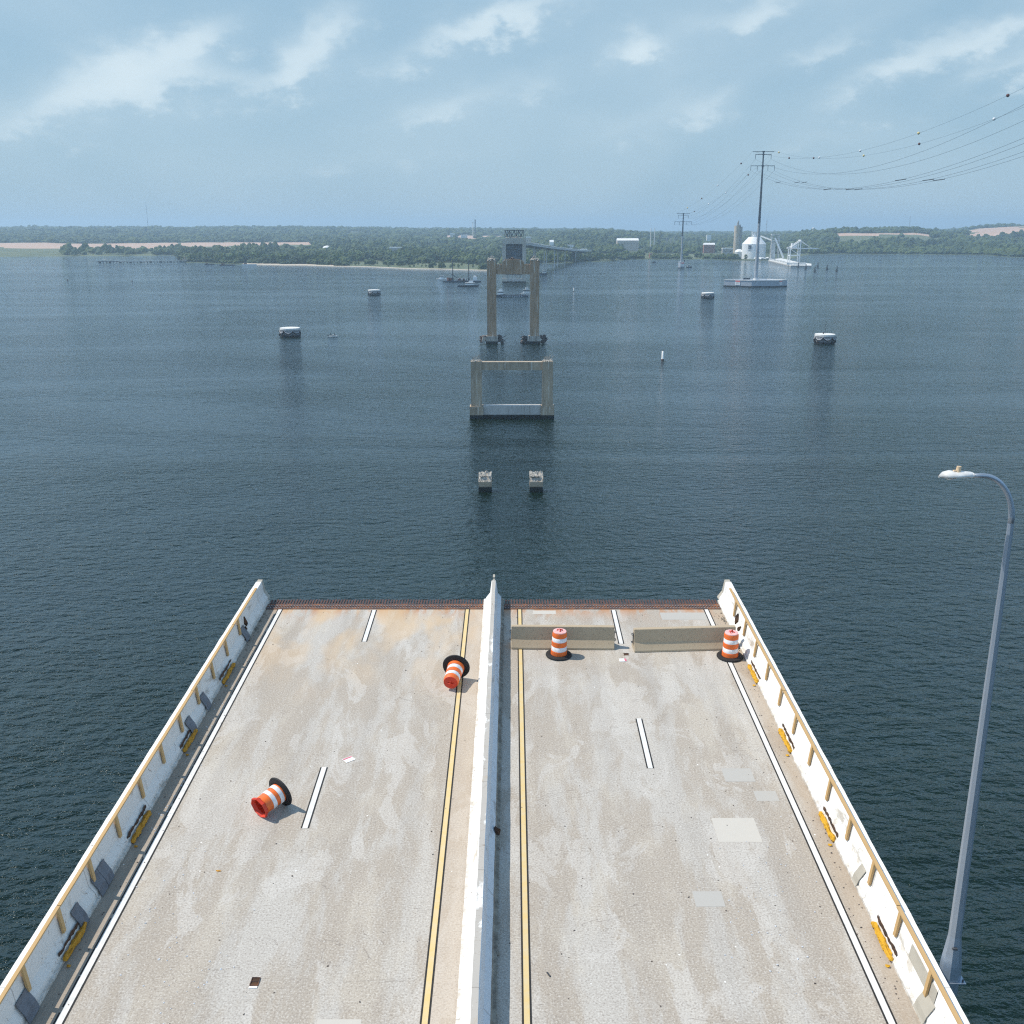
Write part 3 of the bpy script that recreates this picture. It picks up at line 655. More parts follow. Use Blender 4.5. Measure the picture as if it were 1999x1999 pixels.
# foam filled drain slots at the foot of the walls
def foam(root, side, y0, y1, mat):
    va, vb = V(y1), V(y0); n_ = max(6, int((vb - va) / .07)); o = MB(); x0 = (.50 if side < 0 else .49) * -side; r_ = random.Random(int(y0))
    for i in range(n_):
        v = va + (vb - va) * (i + .5) / n_; pass
    n_ = 40; vs = []
    for i in range(n_ + 1):
        v = va + (vb - va) * i / n_; e_ = math.sin(math.pi * min(1, (i + .3) / 3, (n_ - i + .3) / 3) / 2)
        for j in range(10):
            t = 2 * math.pi * j / 10; k_ = e_ * (1 + .7 * noise.noise(Vector((math.cos(t) * 1.2, math.sin(t) * 1.2, v * 4.5))) + .5 * noise.noise(Vector((t * 2, 3, v * 14))))
            vs.append((x0 + .062 * k_ * math.cos(t), v, .08 + .062 * k_ * math.sin(t)))
    o = MB(); o.add(vs, [(i * 10 + j, i * 10 + (j + 1) % 10, (i + 1) * 10 + (j + 1) % 10, (i + 1) * 10 + j) for i in range(n_) for j in range(10)] + [tuple(range(10)), tuple(range(n_ * 10, n_ * 10 + 10))])
    o.rock((x0 - side * .12, va - .08, .03), .05, 3, 1, .5, .5)
    o.build('foam_strip', mat, root)
    h = MB()
    n_ = 40; vs = []
    for i in range(n_ + 1):
        v = va + (vb - va) * i / n_
        for j in range(6):
            t = 2 * math.pi * j / 6; k_ = 1 + 1.1 * noise.noise(Vector((math.cos(t), 7 + side, v * 9)))
            vs.append(((.405 + .012 * k_ * math.cos(t)) * -side, v, .215 + .05 * k_ * math.sin(t) + .03 * noise.noise(Vector((v * 5, side, 0)))))
    h.add(vs, [(i * 6 + j, i * 6 + (j + 1) % 6, (i + 1) * 6 + (j + 1) % 6, (i + 1) * 6 + j) for i in range(n_) for j in range(6)] + [tuple(range(6)), tuple(range(n_ * 6, n_ * 6 + 6))])
    h.build('broken_edge', 'dark_hole', root)
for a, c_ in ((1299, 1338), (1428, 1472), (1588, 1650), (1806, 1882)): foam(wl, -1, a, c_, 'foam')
for a, c_ in ((1302, 1337), (1427, 1473), (1590, 1647), (1805, 1882)): foam(wr, 1, a, c_, 'foam_sunlit')
# grey sheets folded over the foot of the left wall
def sheet(root, side, v, w_, tilt, name='metal_sheet', mat='grey_sheet', lift=.02, z0=.03, z1=.50):
    o = MB(); pr = [(.50, z0), (.47, .10), (.43, .22), (.30, .42), (.27, z1)]
    pts = []
    for q in (-.5, .5):
        for i, (x, z) in enumerate(pr): pts.append(((x + lift) * -side, v + q * w_ + tilt * (z - .2), z + lift * .6))
    for q in (-.5, .5):
        for i, (x, z) in enumerate(pr): pts.append(((x + lift - .012) * -side, v + q * w_ + tilt * (z - .2), z + lift * .6 - .008))
    n_ = len(pr); fs = [(i, i + 1, n_ + i + 1, n_ + i) for i in range(n_ - 1)] + [(2 * n_ + i, 3 * n_ + i, 3 * n_ + i + 1, 2 * n_ + i + 1) for i in range(n_ - 1)]
    fs += [(i, 2 * n_ + i, 2 * n_ + i + 1, i + 1) for i in range(n_ - 1)] + [(n_ + i, n_ + i + 1, 3 * n_ + i + 1, 3 * n_ + i) for i in range(n_ - 1)]
    fs += [(0, n_, 3 * n_, 2 * n_), (n_ - 1, 3 * n_ - 1, 4 * n_ - 1, 2 * n_ - 1)]
    return o.add(pts, fs).build(name, mat, root)
for y, w_ in ((1985, .46), (1808, .36), (1742, .40), (1722, .40), (1432, .42), (1384, .40), (1250, .45)): sheet(wl, -1, V(y), w_, .05)
for y, w_ in ((1985, .5), (1726, .3)): sheet(wr, 1, V(y), w_, .1, 'bare_patch', 'bare_concrete', .004, .07, .46)
o = MB(); o.box(-.262, (V(1855, .6) + V(1950, .6)) / 2, .60, .006, V(1855, .6) - V(1950, .6), .34, 0, 1, 0, .10); o.build('bare_patch', 'bare_concrete', wr)
# spalled holes near the broken end
for root, s in ((wl, -1), (wr, 1)):
    o = MB(); o.rock((.27 * -s, 34.6 if s < 0 else 34.9, .47), .10, 4, 2, 1.9, .5); o.rock((.33 * -s, 34.3, .33), .07, 9, 2, 1.4, .5); o.build('spalled_hole', 'dark_hole', root)
    o = MB()
    for i in range(26): o.rock(((.53 + abs(rt.gauss(0, .06))) * -s, 33.2 + rt.random() * 3.4, .02), rt.uniform(.015, .05), i, 1, .6, .6)
    o.build('rubble', 'kerb_concrete', root)
# median
root = empty('median_barrier', deck_m(-.72, 0), 'long white concrete median barrier running down the middle of the deck', 'concrete barrier')
HALF = [(.40, -.02), (.40, .07), (.33, .085), (.29, .16), (.155, .34), (.09, .84), (.07, .87)]
P = HALF + [(-x, z) for x, z in HALF[::-1]]
bd = MB(); bd.extr(P, V0, 37.75, 160, .010); body = bd.build('body', ['painted_wall', 'worn_wall_top', 'shade_grey_wall', 'kerb_concrete'], root)
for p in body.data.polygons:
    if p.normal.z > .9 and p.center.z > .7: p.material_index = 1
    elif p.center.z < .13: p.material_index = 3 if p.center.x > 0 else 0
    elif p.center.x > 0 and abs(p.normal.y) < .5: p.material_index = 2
e = MB(); e.box(0, 37.95, .5, .12, .4, .7, 0, .6); e.box(0, 38.1, .7, .08, .3, .45); e.build('end_block', 'bare_concrete', root)
o = MB()
for i in range(150):
    v = rt.uniform(V0, 37); o.rock((.36 + rt.uniform(0, .05), v, .06), rt.uniform(.02, .05), i, 1, .7, .6)
o.build('crumbled_foot', 'kerb_concrete', root)
o = MB(); o.rock((.33, V(1632), .14), .09, 3, 2, 1.2, .5); o.build('rust_hole', 'dark_hole', root)

# portable barriers
def jersey(xl, yl, xr, yr, label):
    ul, vl = deck_uv(xl, yl); ur, vr = deck_uv(xr, yr); Lg = math.hypot(ur - ul, vr - vl); rz = math.atan2(vr - vl, ur - ul)
    root = empty('jersey_barrier', deck_m((ul + ur) / 2, (vl + vr) / 2, .001, rz), label, 'concrete barrier', 'portable concrete barriers across the right carriageway')
    H = [(.30, 0), (.30, .075), (.14, .33), (.085, .81)]; P = [(x, z) for x, z in H] + [(-x, z) for x, z in H[::-1]]
    n_ = len(P); bd = MB(); seg = 12; vs = []
    for k_ in range(seg + 1):
        x = -Lg / 2 + Lg * k_ / seg; ins = .02 if k_ in (0, seg) else 0
        for (y, z) in P: vs.append((x, .30 + y * (1 - ins), z * (1 - ins * .4) + (.006 * noise.noise(Vector((x * 3, y, z * 4))) if z > .1 else 0)))
    fs = [(k_ * n_ + i, k_ * n_ + (i + 1) % n_, (k_ + 1) * n_ + (i + 1) % n_, (k_ + 1) * n_ + i) for k_ in range(seg) for i in range(n_)] + [tuple(range(n_))[::-1], tuple(range(seg * n_, seg * n_ + n_))]
    body = bd.add(vs, fs).build('body', 'barrier_concrete', root)
    mod = body.modifiers.new('bevel', 'BEVEL'); mod.width = .018; mod.segments = 2; mod.limit_method = 'ANGLE'; mod.angle_limit = R(35)
    for s in (-1, 1):
        l = MB()
        for z in (.28, .58): l.cyl((s * Lg / 2, .24, z), (s * (Lg / 2 + .06), .24, z), .014, n=6); l.cyl((s * Lg / 2, .36, z), (s * (Lg / 2 + .06), .36, z), .014, n=6); l.cyl((s * (Lg / 2 + .06), .23, z), (s * (Lg / 2 + .06), .37, z), .014, n=6)
        l.box(s * (Lg / 2 + .005), .3, .43, .02, .14, .40)
        l.build('steel_loop', 'dark_steel', root)
    return root
jersey(998, 1268, 1199.4, 1269.4, 'tan concrete barrier nearest the median with a striped drum in front')
jersey(1238.5, 1274.5, 1437, 1269, 'pitted tan concrete barrier on the right, its end against the right wall')

# drums
def drum(M, label, lying=False, open_end=False):
    root = empty('traffic_drum', M, label, 'traffic drum', 'orange and white traffic drums on the deck')
    s1 = MB(); prof = [(.29, .04), (.285, .22), (.262, .225), (.262, .40), (.268, .405), (.268, .57), (.25, .575), (.25, .74), (.255, .745), (.255, .86), (.235, .92)]
    if open_end: prof = [(.29, .02), (.285, .16), (.275, .165), (.27, .45), (.262, .60), (.265, .74)]
    s1.lathe(prof, 28, cap=(True, not open_end)); smooth_by_angle(s1.build('barrel', 'drum_orange', root), 30)
    bands = ((.228, .395, .2645), (.578, .735, .2525)) if not open_end else ((.12, .25, .288), (.37, .50, .275))
    for z0, z1, r in bands:
        q = MB(); q.lathe([(r - .004, z0), (r + .004, z0 + .004), (r + .003, z1 - .004), (r - .004, z1)], 28, cap=(False, False)); smooth_by_angle(q.build('reflective_band', 'reflective_white', root), 60)
    ring = MB(); ring.lathe([(.27, .0), (.45, .0), (.465, .02), (.455, .055), (.38, .075), (.30, .085), (.275, .07), (.27, .0)], 36, cap=(False, False)); smooth_by_angle(ring.build('rubber_base', 'rubber', root), 50)
    if open_end:
        q = MB(); n_ = 8; q.lathe([(.268, .70), (.325, .76), (.33, .83), (.305, .84), (.25, .74), (.245, .25)], 8, cap=(False, False)); q.build('open_rim', 'drum_red', root)
        q = MB(); q.lathe([(.246, .26), (.25, .255)], 24, cap=(False, True)); q.build('inner_floor', 'drum_inside', root)
    else:
        q = MB(); q.lathe([(.236, .918), (.232, .945), (.16, .955), (.02, .95)], 28); smooth_by_angle(q.build('lid', 'drum_pink' if not lying else 'drum_red', root), 40)
        q = MB(); q.tube([(-.10, 0, .95), (-.085, 0, 1.0), (0, 0, 1.02), (.085, 0, 1.0), (.10, 0, .95)], .016, 6); q.tube([(0, -.12, .955), (.02, 0, .985), (.03, .1, .96)], .02, 6); q.build('handle', 'drum_red', root)
    return root
u, v = deck_uv(1090.7, 1279.6); d1 = drum(deck_m(u, v, .006) @ Matrix.Rotation(R(1.5), 4, 'Y'), 'upright striped drum standing before the left concrete barrier')
u, v = deck_uv(1424.7, 1282.5); d2 = drum(deck_m(u, v, .006, 1) , 'upright striped drum standing against the right wall')
def lay(xa, ya, xb, yb, label, open_end):
    ua, va = deck_uv(xa, ya, .40); ub, vb = deck_uv(xb, yb, .27); az_ = math.atan2(vb - va, ub - ua) if not open_end else R(-128); tl = math.asin((.46 - .31) / .95)
    M = deck_m(ua, va, .455 * (.94 if open_end else 1), az_) @ Matrix.Rotation(math.pi / 2 + tl, 4, 'Y') @ Matrix.Scale(.94 if open_end else 1, 4)
    return drum(M, label, True, open_end)
lay(891, 1303, 880, 1334, 'tipped over striped drum on the yellow line left of the median', False)
lay(549, 1546, 517, 1566, 'fallen striped drum lying with its hollow red open end toward the camera', True)

# litter
def slab(px, py, w_, l_, rz, name, mat, label, cat, th=.006):
    u, v = deck_uv(px, py); root = empty(name, deck_m(u, v, .008, rz), label, cat); o = MB(); o.box(0, 0, th / 2, w_, l_, th); o.build('sheet', mat, root); return root
r1 = slab(681, 1483, .24, .30, R(-52), 'paper_sign', 'paper', 'white paper with pink printed edge lying in the left lane', 'paper sheet'); o = MB(); o.box(-.075, 0, .0075, .06, .28, .002); o.build('printed_strip', 'red_print', r1)
r1 = slab(1216, 1289, .26, .22, R(4), 'paper_sign', 'paper', 'small white and red paper lying between the two concrete barriers', 'paper sheet'); o = MB(); o.box(.09, 0, .0075, .07, .2, .002); o.build('printed_strip', 'red_print', r1)
u, v = deck_uv(498, 1917); root = empty('deck_drain', deck_m(u, v, .0, R(-2)), 'small rusty steel box set into the left lane near the camera', 'drain')
o = MB(); o.box(-.085, 0, .012, .012, .22, .024); o.box(.085, 0, .012, .012, .22, .024); o.box(0, .11, .012, .17, .012, .024); o.box(0, -.11, .012, .17, .012, .024); o.box(0, 0, .012, .17, .012, .02); o.build('frame', 'rusty_steel', root)
o = MB(); o.box(0, 0, .003, .165, .21, .005); o.build('pit', 'dark_hole', root)
o = MB(); o.box(0, -.16, .01, .17, .05, .018, .05); o.build('loose_strip', 'paper', root)
u, v = deck_uv(1222.5, 1277.5); root = empty('deck_drain', deck_m(u, v, .0), 'small dark square hole in the deck between the two barriers', 'drain')
o = MB(); o.box(0, 0, .004, .17, .14, .006); o.build('pit', 'dark_hole', root); o = MB(); o.box(0, .075, .008, .19, .012, .016); o.box(0, -.075, .008, .19, .012, .016); o.build('frame', 'rusty_steel', root)
u, v = deck_uv(426.5, 1700.6); o = MB(); o.rock((0, 0, .01), .045, 5, 1, .3, .5); tag(o.build('foam_scrap', 'foam', M=deck_m(u, v) @ Matrix.Diagonal((1.6, .6, 1, 1))), 'tiny orange scrap lying alone in the left lane', 'scrap')
u, v = deck_uv(1071, 1903); o = MB(); o.box(0, 0, .012, .03, .14, .02); tag(o.build('dark_stick', 'dark_steel', M=deck_m(u, v, 0, .5)), 'short dark stick lying right of the right yellow line', 'stick')
o = MB()
for i in range(420):
    u = rt.choice((rt.uniform(-9.5, -1.2), rt.uniform(-.1, 8), rt.gauss(-9.3, .15), rt.gauss(7.95, .1))); u = max(-9.55, min(8.1, u)); o.rock((u, rt.uniform(14, 36.5), .006), rt.uniform(.006, .022), i, 1, .6, .6)
tag(o.build('gravel', 'debris_dark', M=D0), 'dark grit and crumbs scattered over the concrete deck', 'gravel', kind='stuff')
o = MB()
for i in range(260):
    c_ = rt.choice(((5.6, 18.5), (6.3, 20.5), (-8.3, 20), (-7, 17), (-9.2, 24), (-9.25, 30))); u = max(-9.55, min(8.0, c_[0] + rt.gauss(0, .55 if c_[0] > -9 else .1))); o.rock((u, c_[1] + rt.gauss(0, 1.3), .006), rt.uniform(.007, .026), i, 1, .4, .6)
tag(o.build('shell_chips', 'chain_white', M=D0), 'white chips strewn in patches on the deck', 'chips', kind='stuff')

# street lamp
base = atY(1853, 1906, 17.67); tx = base.x
root = empty('street_lamp', base, 'tall grey tapered street lamp outside the right wall with curved arm over the deck', 'street lamp')
topz = 55.75 - base.z; rc = .85
pts = [(0, 0, .02), (0, 0, .35), (0, 0, 1.0)]; rr = [.215, .20, .125]
for i in range(1, 9): z = 1.0 + (topz - rc - 1.0) * i / 8; pts.append((0, 0, z)); rr.append(.125 - .07 * i / 8)
o = MB(); o.tube(pts, rr, 8, math.pi / 8); o.build('pole', 'galvanised', root)
zc = topz - rc; pts = [(0, 0, zc - .02)]; rr = [.056]
for i in range(1, 13):
    t = math.pi / 2 * i / 12; pts.append((-.62 * (1 - math.cos(t)), 0, zc + rc * math.sin(t))); rr.append(.056 - .014 * i / 12)
pts.append((-.85, 0, topz + .0)); rr.append(.04)
o = MB(); o.tube(pts, rr, 12); o.build('arm', 'galvanised', root, True)
o = MB(); secs = [(-.78, .05, .05, 0), (-.83, .10, .07, .0), (-.98, .14, .07, .01), (-1.08, .16, .06, .01), (-1.2, .16, .085, .01), (-1.31, .11, .07, .0), (-1.39, .03, .02, -.02)]; vs = []; nn_ = 16
for x, wy, hz_, zo in secs:
    for i in range(nn_):
        t = 2 * math.pi * i / nn_; vs.append((x, wy * math.cos(t), topz + zo + hz_ * math.sin(t) * (1 if math.sin(t) > 0 else .55)))
fs = [(a * nn_ + i, a * nn_ + (i + 1) % nn_, (a + 1) * nn_ + (i + 1) % nn_, (a + 1) * nn_ + i) for a in range(len(secs) - 1) for i in range(nn_)] + [tuple(range(nn_)), tuple(range((len(secs) - 1) * nn_, len(secs) * nn_))[::-1]]
hd = o.add(vs, fs).build('lamp_head', 'lamp_shell', root, True)
o = MB(); o.lathe([(.10, 0), (.11, -.012), (.07, -.028)], 16, T((-1.18, 0, topz - .035))); o.build('lens', 'lamp_lens', hd, True)
o = MB(); o.cyl((-1.06, 0, topz + .06), (-1.05, 0, topz + .17), .045, .04, 12); o.box(-1.12, 0, topz + .08, .05, .05, .04); o.build('light_sensor', 'lamp_sensor', hd)
o = MB(); o.box(0, 0, .0, .50, .46, .03); o.box(-.12, 0, -.18, .5, .34, .32); o.box(-.12, .0, -.42, .4, .2, .2); o.build('base_plate', 'galvanised', root)
o = MB(); o.box(-.05, -.175, .8, .10, .05, .03); o.build('access_cover', 'dark_steel', root)
for sx in (-1, 1):
    for sy in (-1, 1):
        o = MB(); o.cyl((sx * .2, sy * .18, .015), (sx * .2, sy * .18, .07), .018, n=6); o.build('bolt', 'dark_steel', root)
# ================================================================== ruined piers in the river
def base_at(px, py, z=0): return ground(px, py, z)
def scale_at(p): return F / (p.y * math.cos(PITCH) + (CAMZ - p.z) * math.sin(PITCH))   # picture units per metre
def rub(mb, cx, cy, cz, sx, sy, n_, r0, r1, seed):
    r_ = random.Random(seed)
    for i in range(n_): mb.rock((cx + r_.uniform(-.5, .5) * sx, cy + r_.uniform(-.5, .5) * sy, cz + r_.uniform(-.1, .25) * r1), r_.uniform(r0, r1), seed + i, 1, .8, .5)
# two stumps
for i, (x0, x1, lab, sd) in enumerate(((934.3, 959.7, 'left of the two broken concrete pier stumps just above the water', 4), (1034, 1060, 'right of the two broken concrete pier stumps just above the water', 9))):
    p = base_at((x0 + x1) / 2, 961); s = scale_at(p); w_ = (x1 - x0) / s
    root = empty('pier_stump', (p.x, p.y + w_ / 2, 0), lab, 'pier stump', 'pier stumps')
    o = MB(); o.box(0, 0, .75, w_, w_, 3.5); o.build('base', 'pier_grey', root)
    o = MB(); vs = []; G = 16; r_ = random.Random(sd)
    for a in range(G + 1):
        for c_ in range(G + 1):
            x = (a / G - .5) * w_; y = (c_ / G - .5) * w_; z = 2.4 + 1.9 * (c_ / G) ** .8 + .55 * noise.noise(Vector((x * 1.3 + sd, y * 1.3, 0))) + .35 * noise.noise(Vector((x * 3.3 + sd, y * 3.3, 2)))
            if a in (0, G) or c_ in (0, G): x *= 1 + .05 * noise.noise(Vector((x, y * 2, sd))); 
            vs.append((x, y, z))
    fs = [(a * (G + 1) + c_, (a + 1) * (G + 1) + c_, (a + 1) * (G + 1) + c_ + 1, a * (G + 1) + c_ + 1) for a in range(G) for c_ in range(G)]
    n0 = len(vs); ring = [(a, 0) for a in range(G)] + [(G, c_) for c_ in range(G)] + [(G - a, G) for a in range(G)] + [(0, G - c_) for c_ in range(G)]
    for a, c_ in ring: vs.append(((a / G - .5) * w_ * .995, (c_ / G - .5) * w_ * .995, 2.3))
    m_ = len(ring)
    for k_ in range(m_):
        a = ring[k_]; c_ = ring[(k_ + 1) % m_]; fs.append((n0 + k_, n0 + (k_ + 1) % m_, c_[0] * (G + 1) + c_[1], a[0] * (G + 1) + a[1]))
    o.add(vs, fs); rub(o, 0, .3, 3.6, w_ * .8, w_ * .8, 16, .15, .4, sd); o.build('broken_top', 'pier_rubble', root)
# near frame
pl = base_at(930.3, 818); pr = base_at(1068.6, 818); s = scale_at(pl); Y0 = pl.y
root = empty('ruined_pier', ((pl.x + pr.x) / 2, Y0 + 2.2, 0), 'low rectangular concrete pier frame standing in front of the tall one', 'bridge pier')
hw = (pr.x - pl.x) / 2
for sd in (-1, 1):
    o = MB(); cw = 20.7 / s; o.box(sd * hw, 0, 11.2, cw, 3.6, 14.6)
    col_ = o.build('column', 'pier_grey', root)
    o2 = MB(); rub(o2, sd * hw, 0, 18.5, cw * .85, 3.0, 34, .2, .55, 60 + sd); 
    for q in range(16): a_ = random.Random(q + sd * 5); x = sd * hw + a_.uniform(-1.5, 1.5); y = a_.uniform(-1.5, 1.5); o2.tube([(x, y, 18.4), (x + a_.uniform(-.2, .2), y, 19.3), (x + a_.uniform(-.8, .8), y + a_.uniform(-.5, .5), 19.5 + a_.random())], .05, 4)
    o2.build('broken_top', 'pier_rubble', col_)
    o = MB(); o.box(sd * hw, 0, 1.95, 26.4 / s, 4.6, 3.9 + .2); o.build('footing', 'pier_grey', root)
o = MB(); o.box(0, .1, 17.0, 2 * hw - 20.7 / s - .02, 2.6, 2.6); o.build('upper_beam', 'pier_grey', root)
o = MB(); wb = hw - 13.2 / s; o.add([(x, y, z) for y in (-1.6, 1.6) for x, z in ((-wb, 4.2), (wb, 4.2), (wb, -.4), (wb - .6, -.8), (-wb + .6, -.8), (-wb, -.4))], [(5, 4, 3, 2, 1, 0), (6, 7, 8, 9, 10, 11), (0, 1, 7, 6), (1, 2, 8, 7), (2, 3, 9, 8), (3, 4, 10, 9), (4, 5, 11, 10), (5, 0, 6, 11)]); o.build('lower_beam', 'pier_light', root)
# tall frame
pl = base_at(960.2, 671); pr = base_at(1043.3, 671); s = scale_at(pl); hw = (pr.x - pl.x) / 2; cw = 17.8 / s
root = empty('ruined_pier', ((pl.x + pr.x) / 2, pl.y + 2.6, 0), 'tall ruined concrete pier frame with arched cross beam and brown columns', 'bridge pier')
for sd in (-1, 1):
    o = MB(); o.box(sd * hw, 0, 3.9 + 19.6, cw, 4.2, 39.2, 0, .985); col_ = o.build('column', 'pier_tan', root)
    o2 = MB()
    for q in range(14): o2.rock((sd * hw + (q % 4 - 1.5) * .95, (q // 4 - 1.5) * .9, 43.0 + .35 * (q % 3)), .85 - .1 * (q % 3), q + sd * 30, 2, 1.0, .5)
    o2.rock((sd * hw - sd * .3, 0, 44.6), .9, 3, 2, 1.0, .4)
    o2.build('broken_top', 'pier_rubble', col_)
    o = MB(); o.box(sd * hw, -.2, 1.9, 22.8 / s, 5.6, 4.2); ft = o.build('footing', 'pier_rubble', root)
    db = MB(); r_ = random.Random(20 + sd)
    for side in (-1, 1):
        x0 = sd * hw + side * (11.4 / s + 1.6)
        for q in range(9): db.rock((x0 + r_.uniform(-1.5, 1.5), r_.uniform(-1.6, 1.6), r_.uniform(.4, 3.6)), r_.uniform(.7, 1.5), q + sd * 9 + side, 1, .9, .6)
        for q in range(5): db.tube([(x0 - side * 1.0, r_.uniform(-2, 1), r_.uniform(1, 4)), (x0 + side * r_.uniform(1, 3), r_.uniform(-2, 1), r_.uniform(.2, 4.2))], .16, 5)
    db.build('wreckage', 'debris_dark', root)
    if sd < 0: o = MB(); o.box(sd * hw - 11.4 / s - 1.2, -1.6, 2.1, 1.7, 1.2, 3.0, .15, 1, 0, .2); o.build('white_panel', 'debris_light', root)
hb = hw - cw / 2 - .02; zt = 41.9; pf = [(-hb, 36.0), (hb, 36.0), (hb, 41.2), (hb * .66, 41.2), (hb * .62, 42.4), (hb * .50, 43.2), (hb * .3, 43.6), (-hb * .3, 43.6), (-hb * .50, 43.2), (-hb * .62, 42.4), (-hb * .66, 41.2), (-hb, 41.2)]
o = MB(); n_ = len(pf); o.add([(x, -1.5, z) for x, z in pf] + [(x, 1.5, z) for x, z in pf], [tuple(range(n_)), tuple(range(2 * n_ - 1, n_ - 1, -1))] + [(i, n_ + i, n_ + (i + 1) % n_, (i + 1) % n_) for i in range(n_)]); bm_ = o.build('cross_beam', 'pier_tan', root)
o = MB(); rub(o, 0, 0, 43.6, 8, 2.4, 16, .2, .5, 5); rub(o, 0, 0, 44.2, 2, 1.5, 6, .3, .7, 8); o.build('rubble', 'debris_dark', bm_)
# far massive pier with the cut truss end on top
p = base_at(1003.6, 551.6); s = scale_at(p); hw = 46.6 / s / 2
root = empty('river_pier', (p.x, p.y + 4.5, 0), 'massive far concrete pier with steel bearings on top, seen through the tall frame', 'bridge pier')
for sd in (-1, 1):
    o = MB(); o.box(sd * (hw - 2.2), 0, 25.5, 4.0, 7, 43, 0, .96); o.build('column', 'far_pier', root)
    o = MB(); o.box(sd * (hw - 3.0), 0, 2, 6, 9, 4.2); o.build('footing', 'far_pier', root)
o = MB(); o.box(0, 0, 2.0, 2 * hw - 12.02, 7, 3.8); o.build('base_beam', 'pier_light', root)
for x in (-6, -2, 2, 6): o = MB(); o.box(x, 0, 6, 1.4, 4, 4.2); o.build('strut', 'far_pier', root)
o = MB(); o.box(0, 0, 45.0, 2 * hw - 9, 6.6, 6.5); o.build('cap_beam', 'far_pier', root)
o = MB(); o.box(0, 1.5, 24.9, 2 * hw - 8, .6, 33.6); o.build('infill_panel', 'dark_panel', root)
o = MB(); r_ = random.Random(2)
for sd in (-1, 1):
    o.box(sd * 7.0, -1, 20, .5, .5, 30); o.box(sd * 2.6, -1, 22, .4, .4, 26)
for z in (12, 18, 24, 30, 36): o.box(0, -1, z, 14, .4, .4)
o.box(0, -1.6, 38, 7, 1, 3.4); o.build('work_platform', 'dark_steel', root)
tr = MB(); tz0, tz1 = 49.2, 56.4; tw = hw - 3.2
for y in (-2.5, 2.5):
    tr.box(0, y, tz1, 2 * tw + 1.4, .7, .9); tr.box(0, y, tz0 + .8, 2 * tw, .6, .7)
    for i in range(8):
        x0 = -tw + 2 * tw * i / 8; x1 = -tw + 2 * tw * (i + 1) / 8
        tr.tube([(x0, y, tz0 + .8 if i % 2 else tz1), (x1, y, tz1 if i % 2 else tz0 + .8)], .38, 5); tr.tube([(x0, y, tz0 + .5), (x0, y, tz1)], .3, 5)
    tr.tube([(tw, y, tz0 + .5), (tw, y, tz1)], .3, 5)
for x in (-tw, -tw / 2, 0, tw / 2, tw): tr.box(x, 0, tz1 - .5, .5, 5, .5)
tr.build('truss_end', 'dark_steel', root); o = MB(); rub(o, 0, 0, 48.9, 2 * hw - 8, 4, 24, .3, .9, 3); o.cyl((-9, 0, 56.5), (-9, 0, 60), .12, n=5); o.build('bearings', 'debris_light', root)
# far viaduct still standing
a = Vector((10, 1185, 43)); pts = []
for i in range(13):
    t = i / 12; q = atY(1022 + 127 * t, 475.0 + 14 * (1 - (1 - t) ** 1.6), 1200 + 900 * t); pts.append(q)
root = empty('viaduct', pts[0], 'grey viaduct curving down to the far shore right of the massive pier', 'bridge'); o0 = pts[0]
o = MB()
for q0, q1 in zip(pts, pts[1:]):
    q0 = q0 - o0; q1 = q1 - o0; d = q1 - q0; wv_ = Vector((9, 0, 0)); 
    vs = [q0 - wv_, q0 + wv_, q1 + wv_, q1 - wv_]; vs2 = [v_ - Vector((0, 0, 2.4)) for v_ in vs]
    o.add(vs + vs2, [(0, 1, 2, 3), (7, 6, 5, 4), (0, 4, 5, 1), (1, 5, 6, 2), (2, 6, 7, 3), (3, 7, 4, 0)])
o.build('deck', 'viaduct_grey', root)
for sd in (-1, 1):
    o = MB()
    for q0, q1 in zip(pts, pts[1:]): o.tube([q0 - o0 + Vector((sd * 8.8, 0, .6)), q1 - o0 + Vector((sd * 8.8, 0, .6))], .45, 4)
    o.build('parapet', 'cell_top', root)
for i, q in enumerate(pts[1:]):
    if i % 2: continue
    q = q - o0; zz = -o0.z; o = MB()
    for sd in (-1, 1): o.box(q.x + sd * 6, q.y, (q.z - 2.4 + zz) / 2 - 0.5, 1.5, 1.5, q.z - 2.4 - zz - 1.0)
    o.box(q.x, q.y, q.z - 3.4, 15, 2.2, 1.9); o.build('pier', 'viaduct_grey', root)

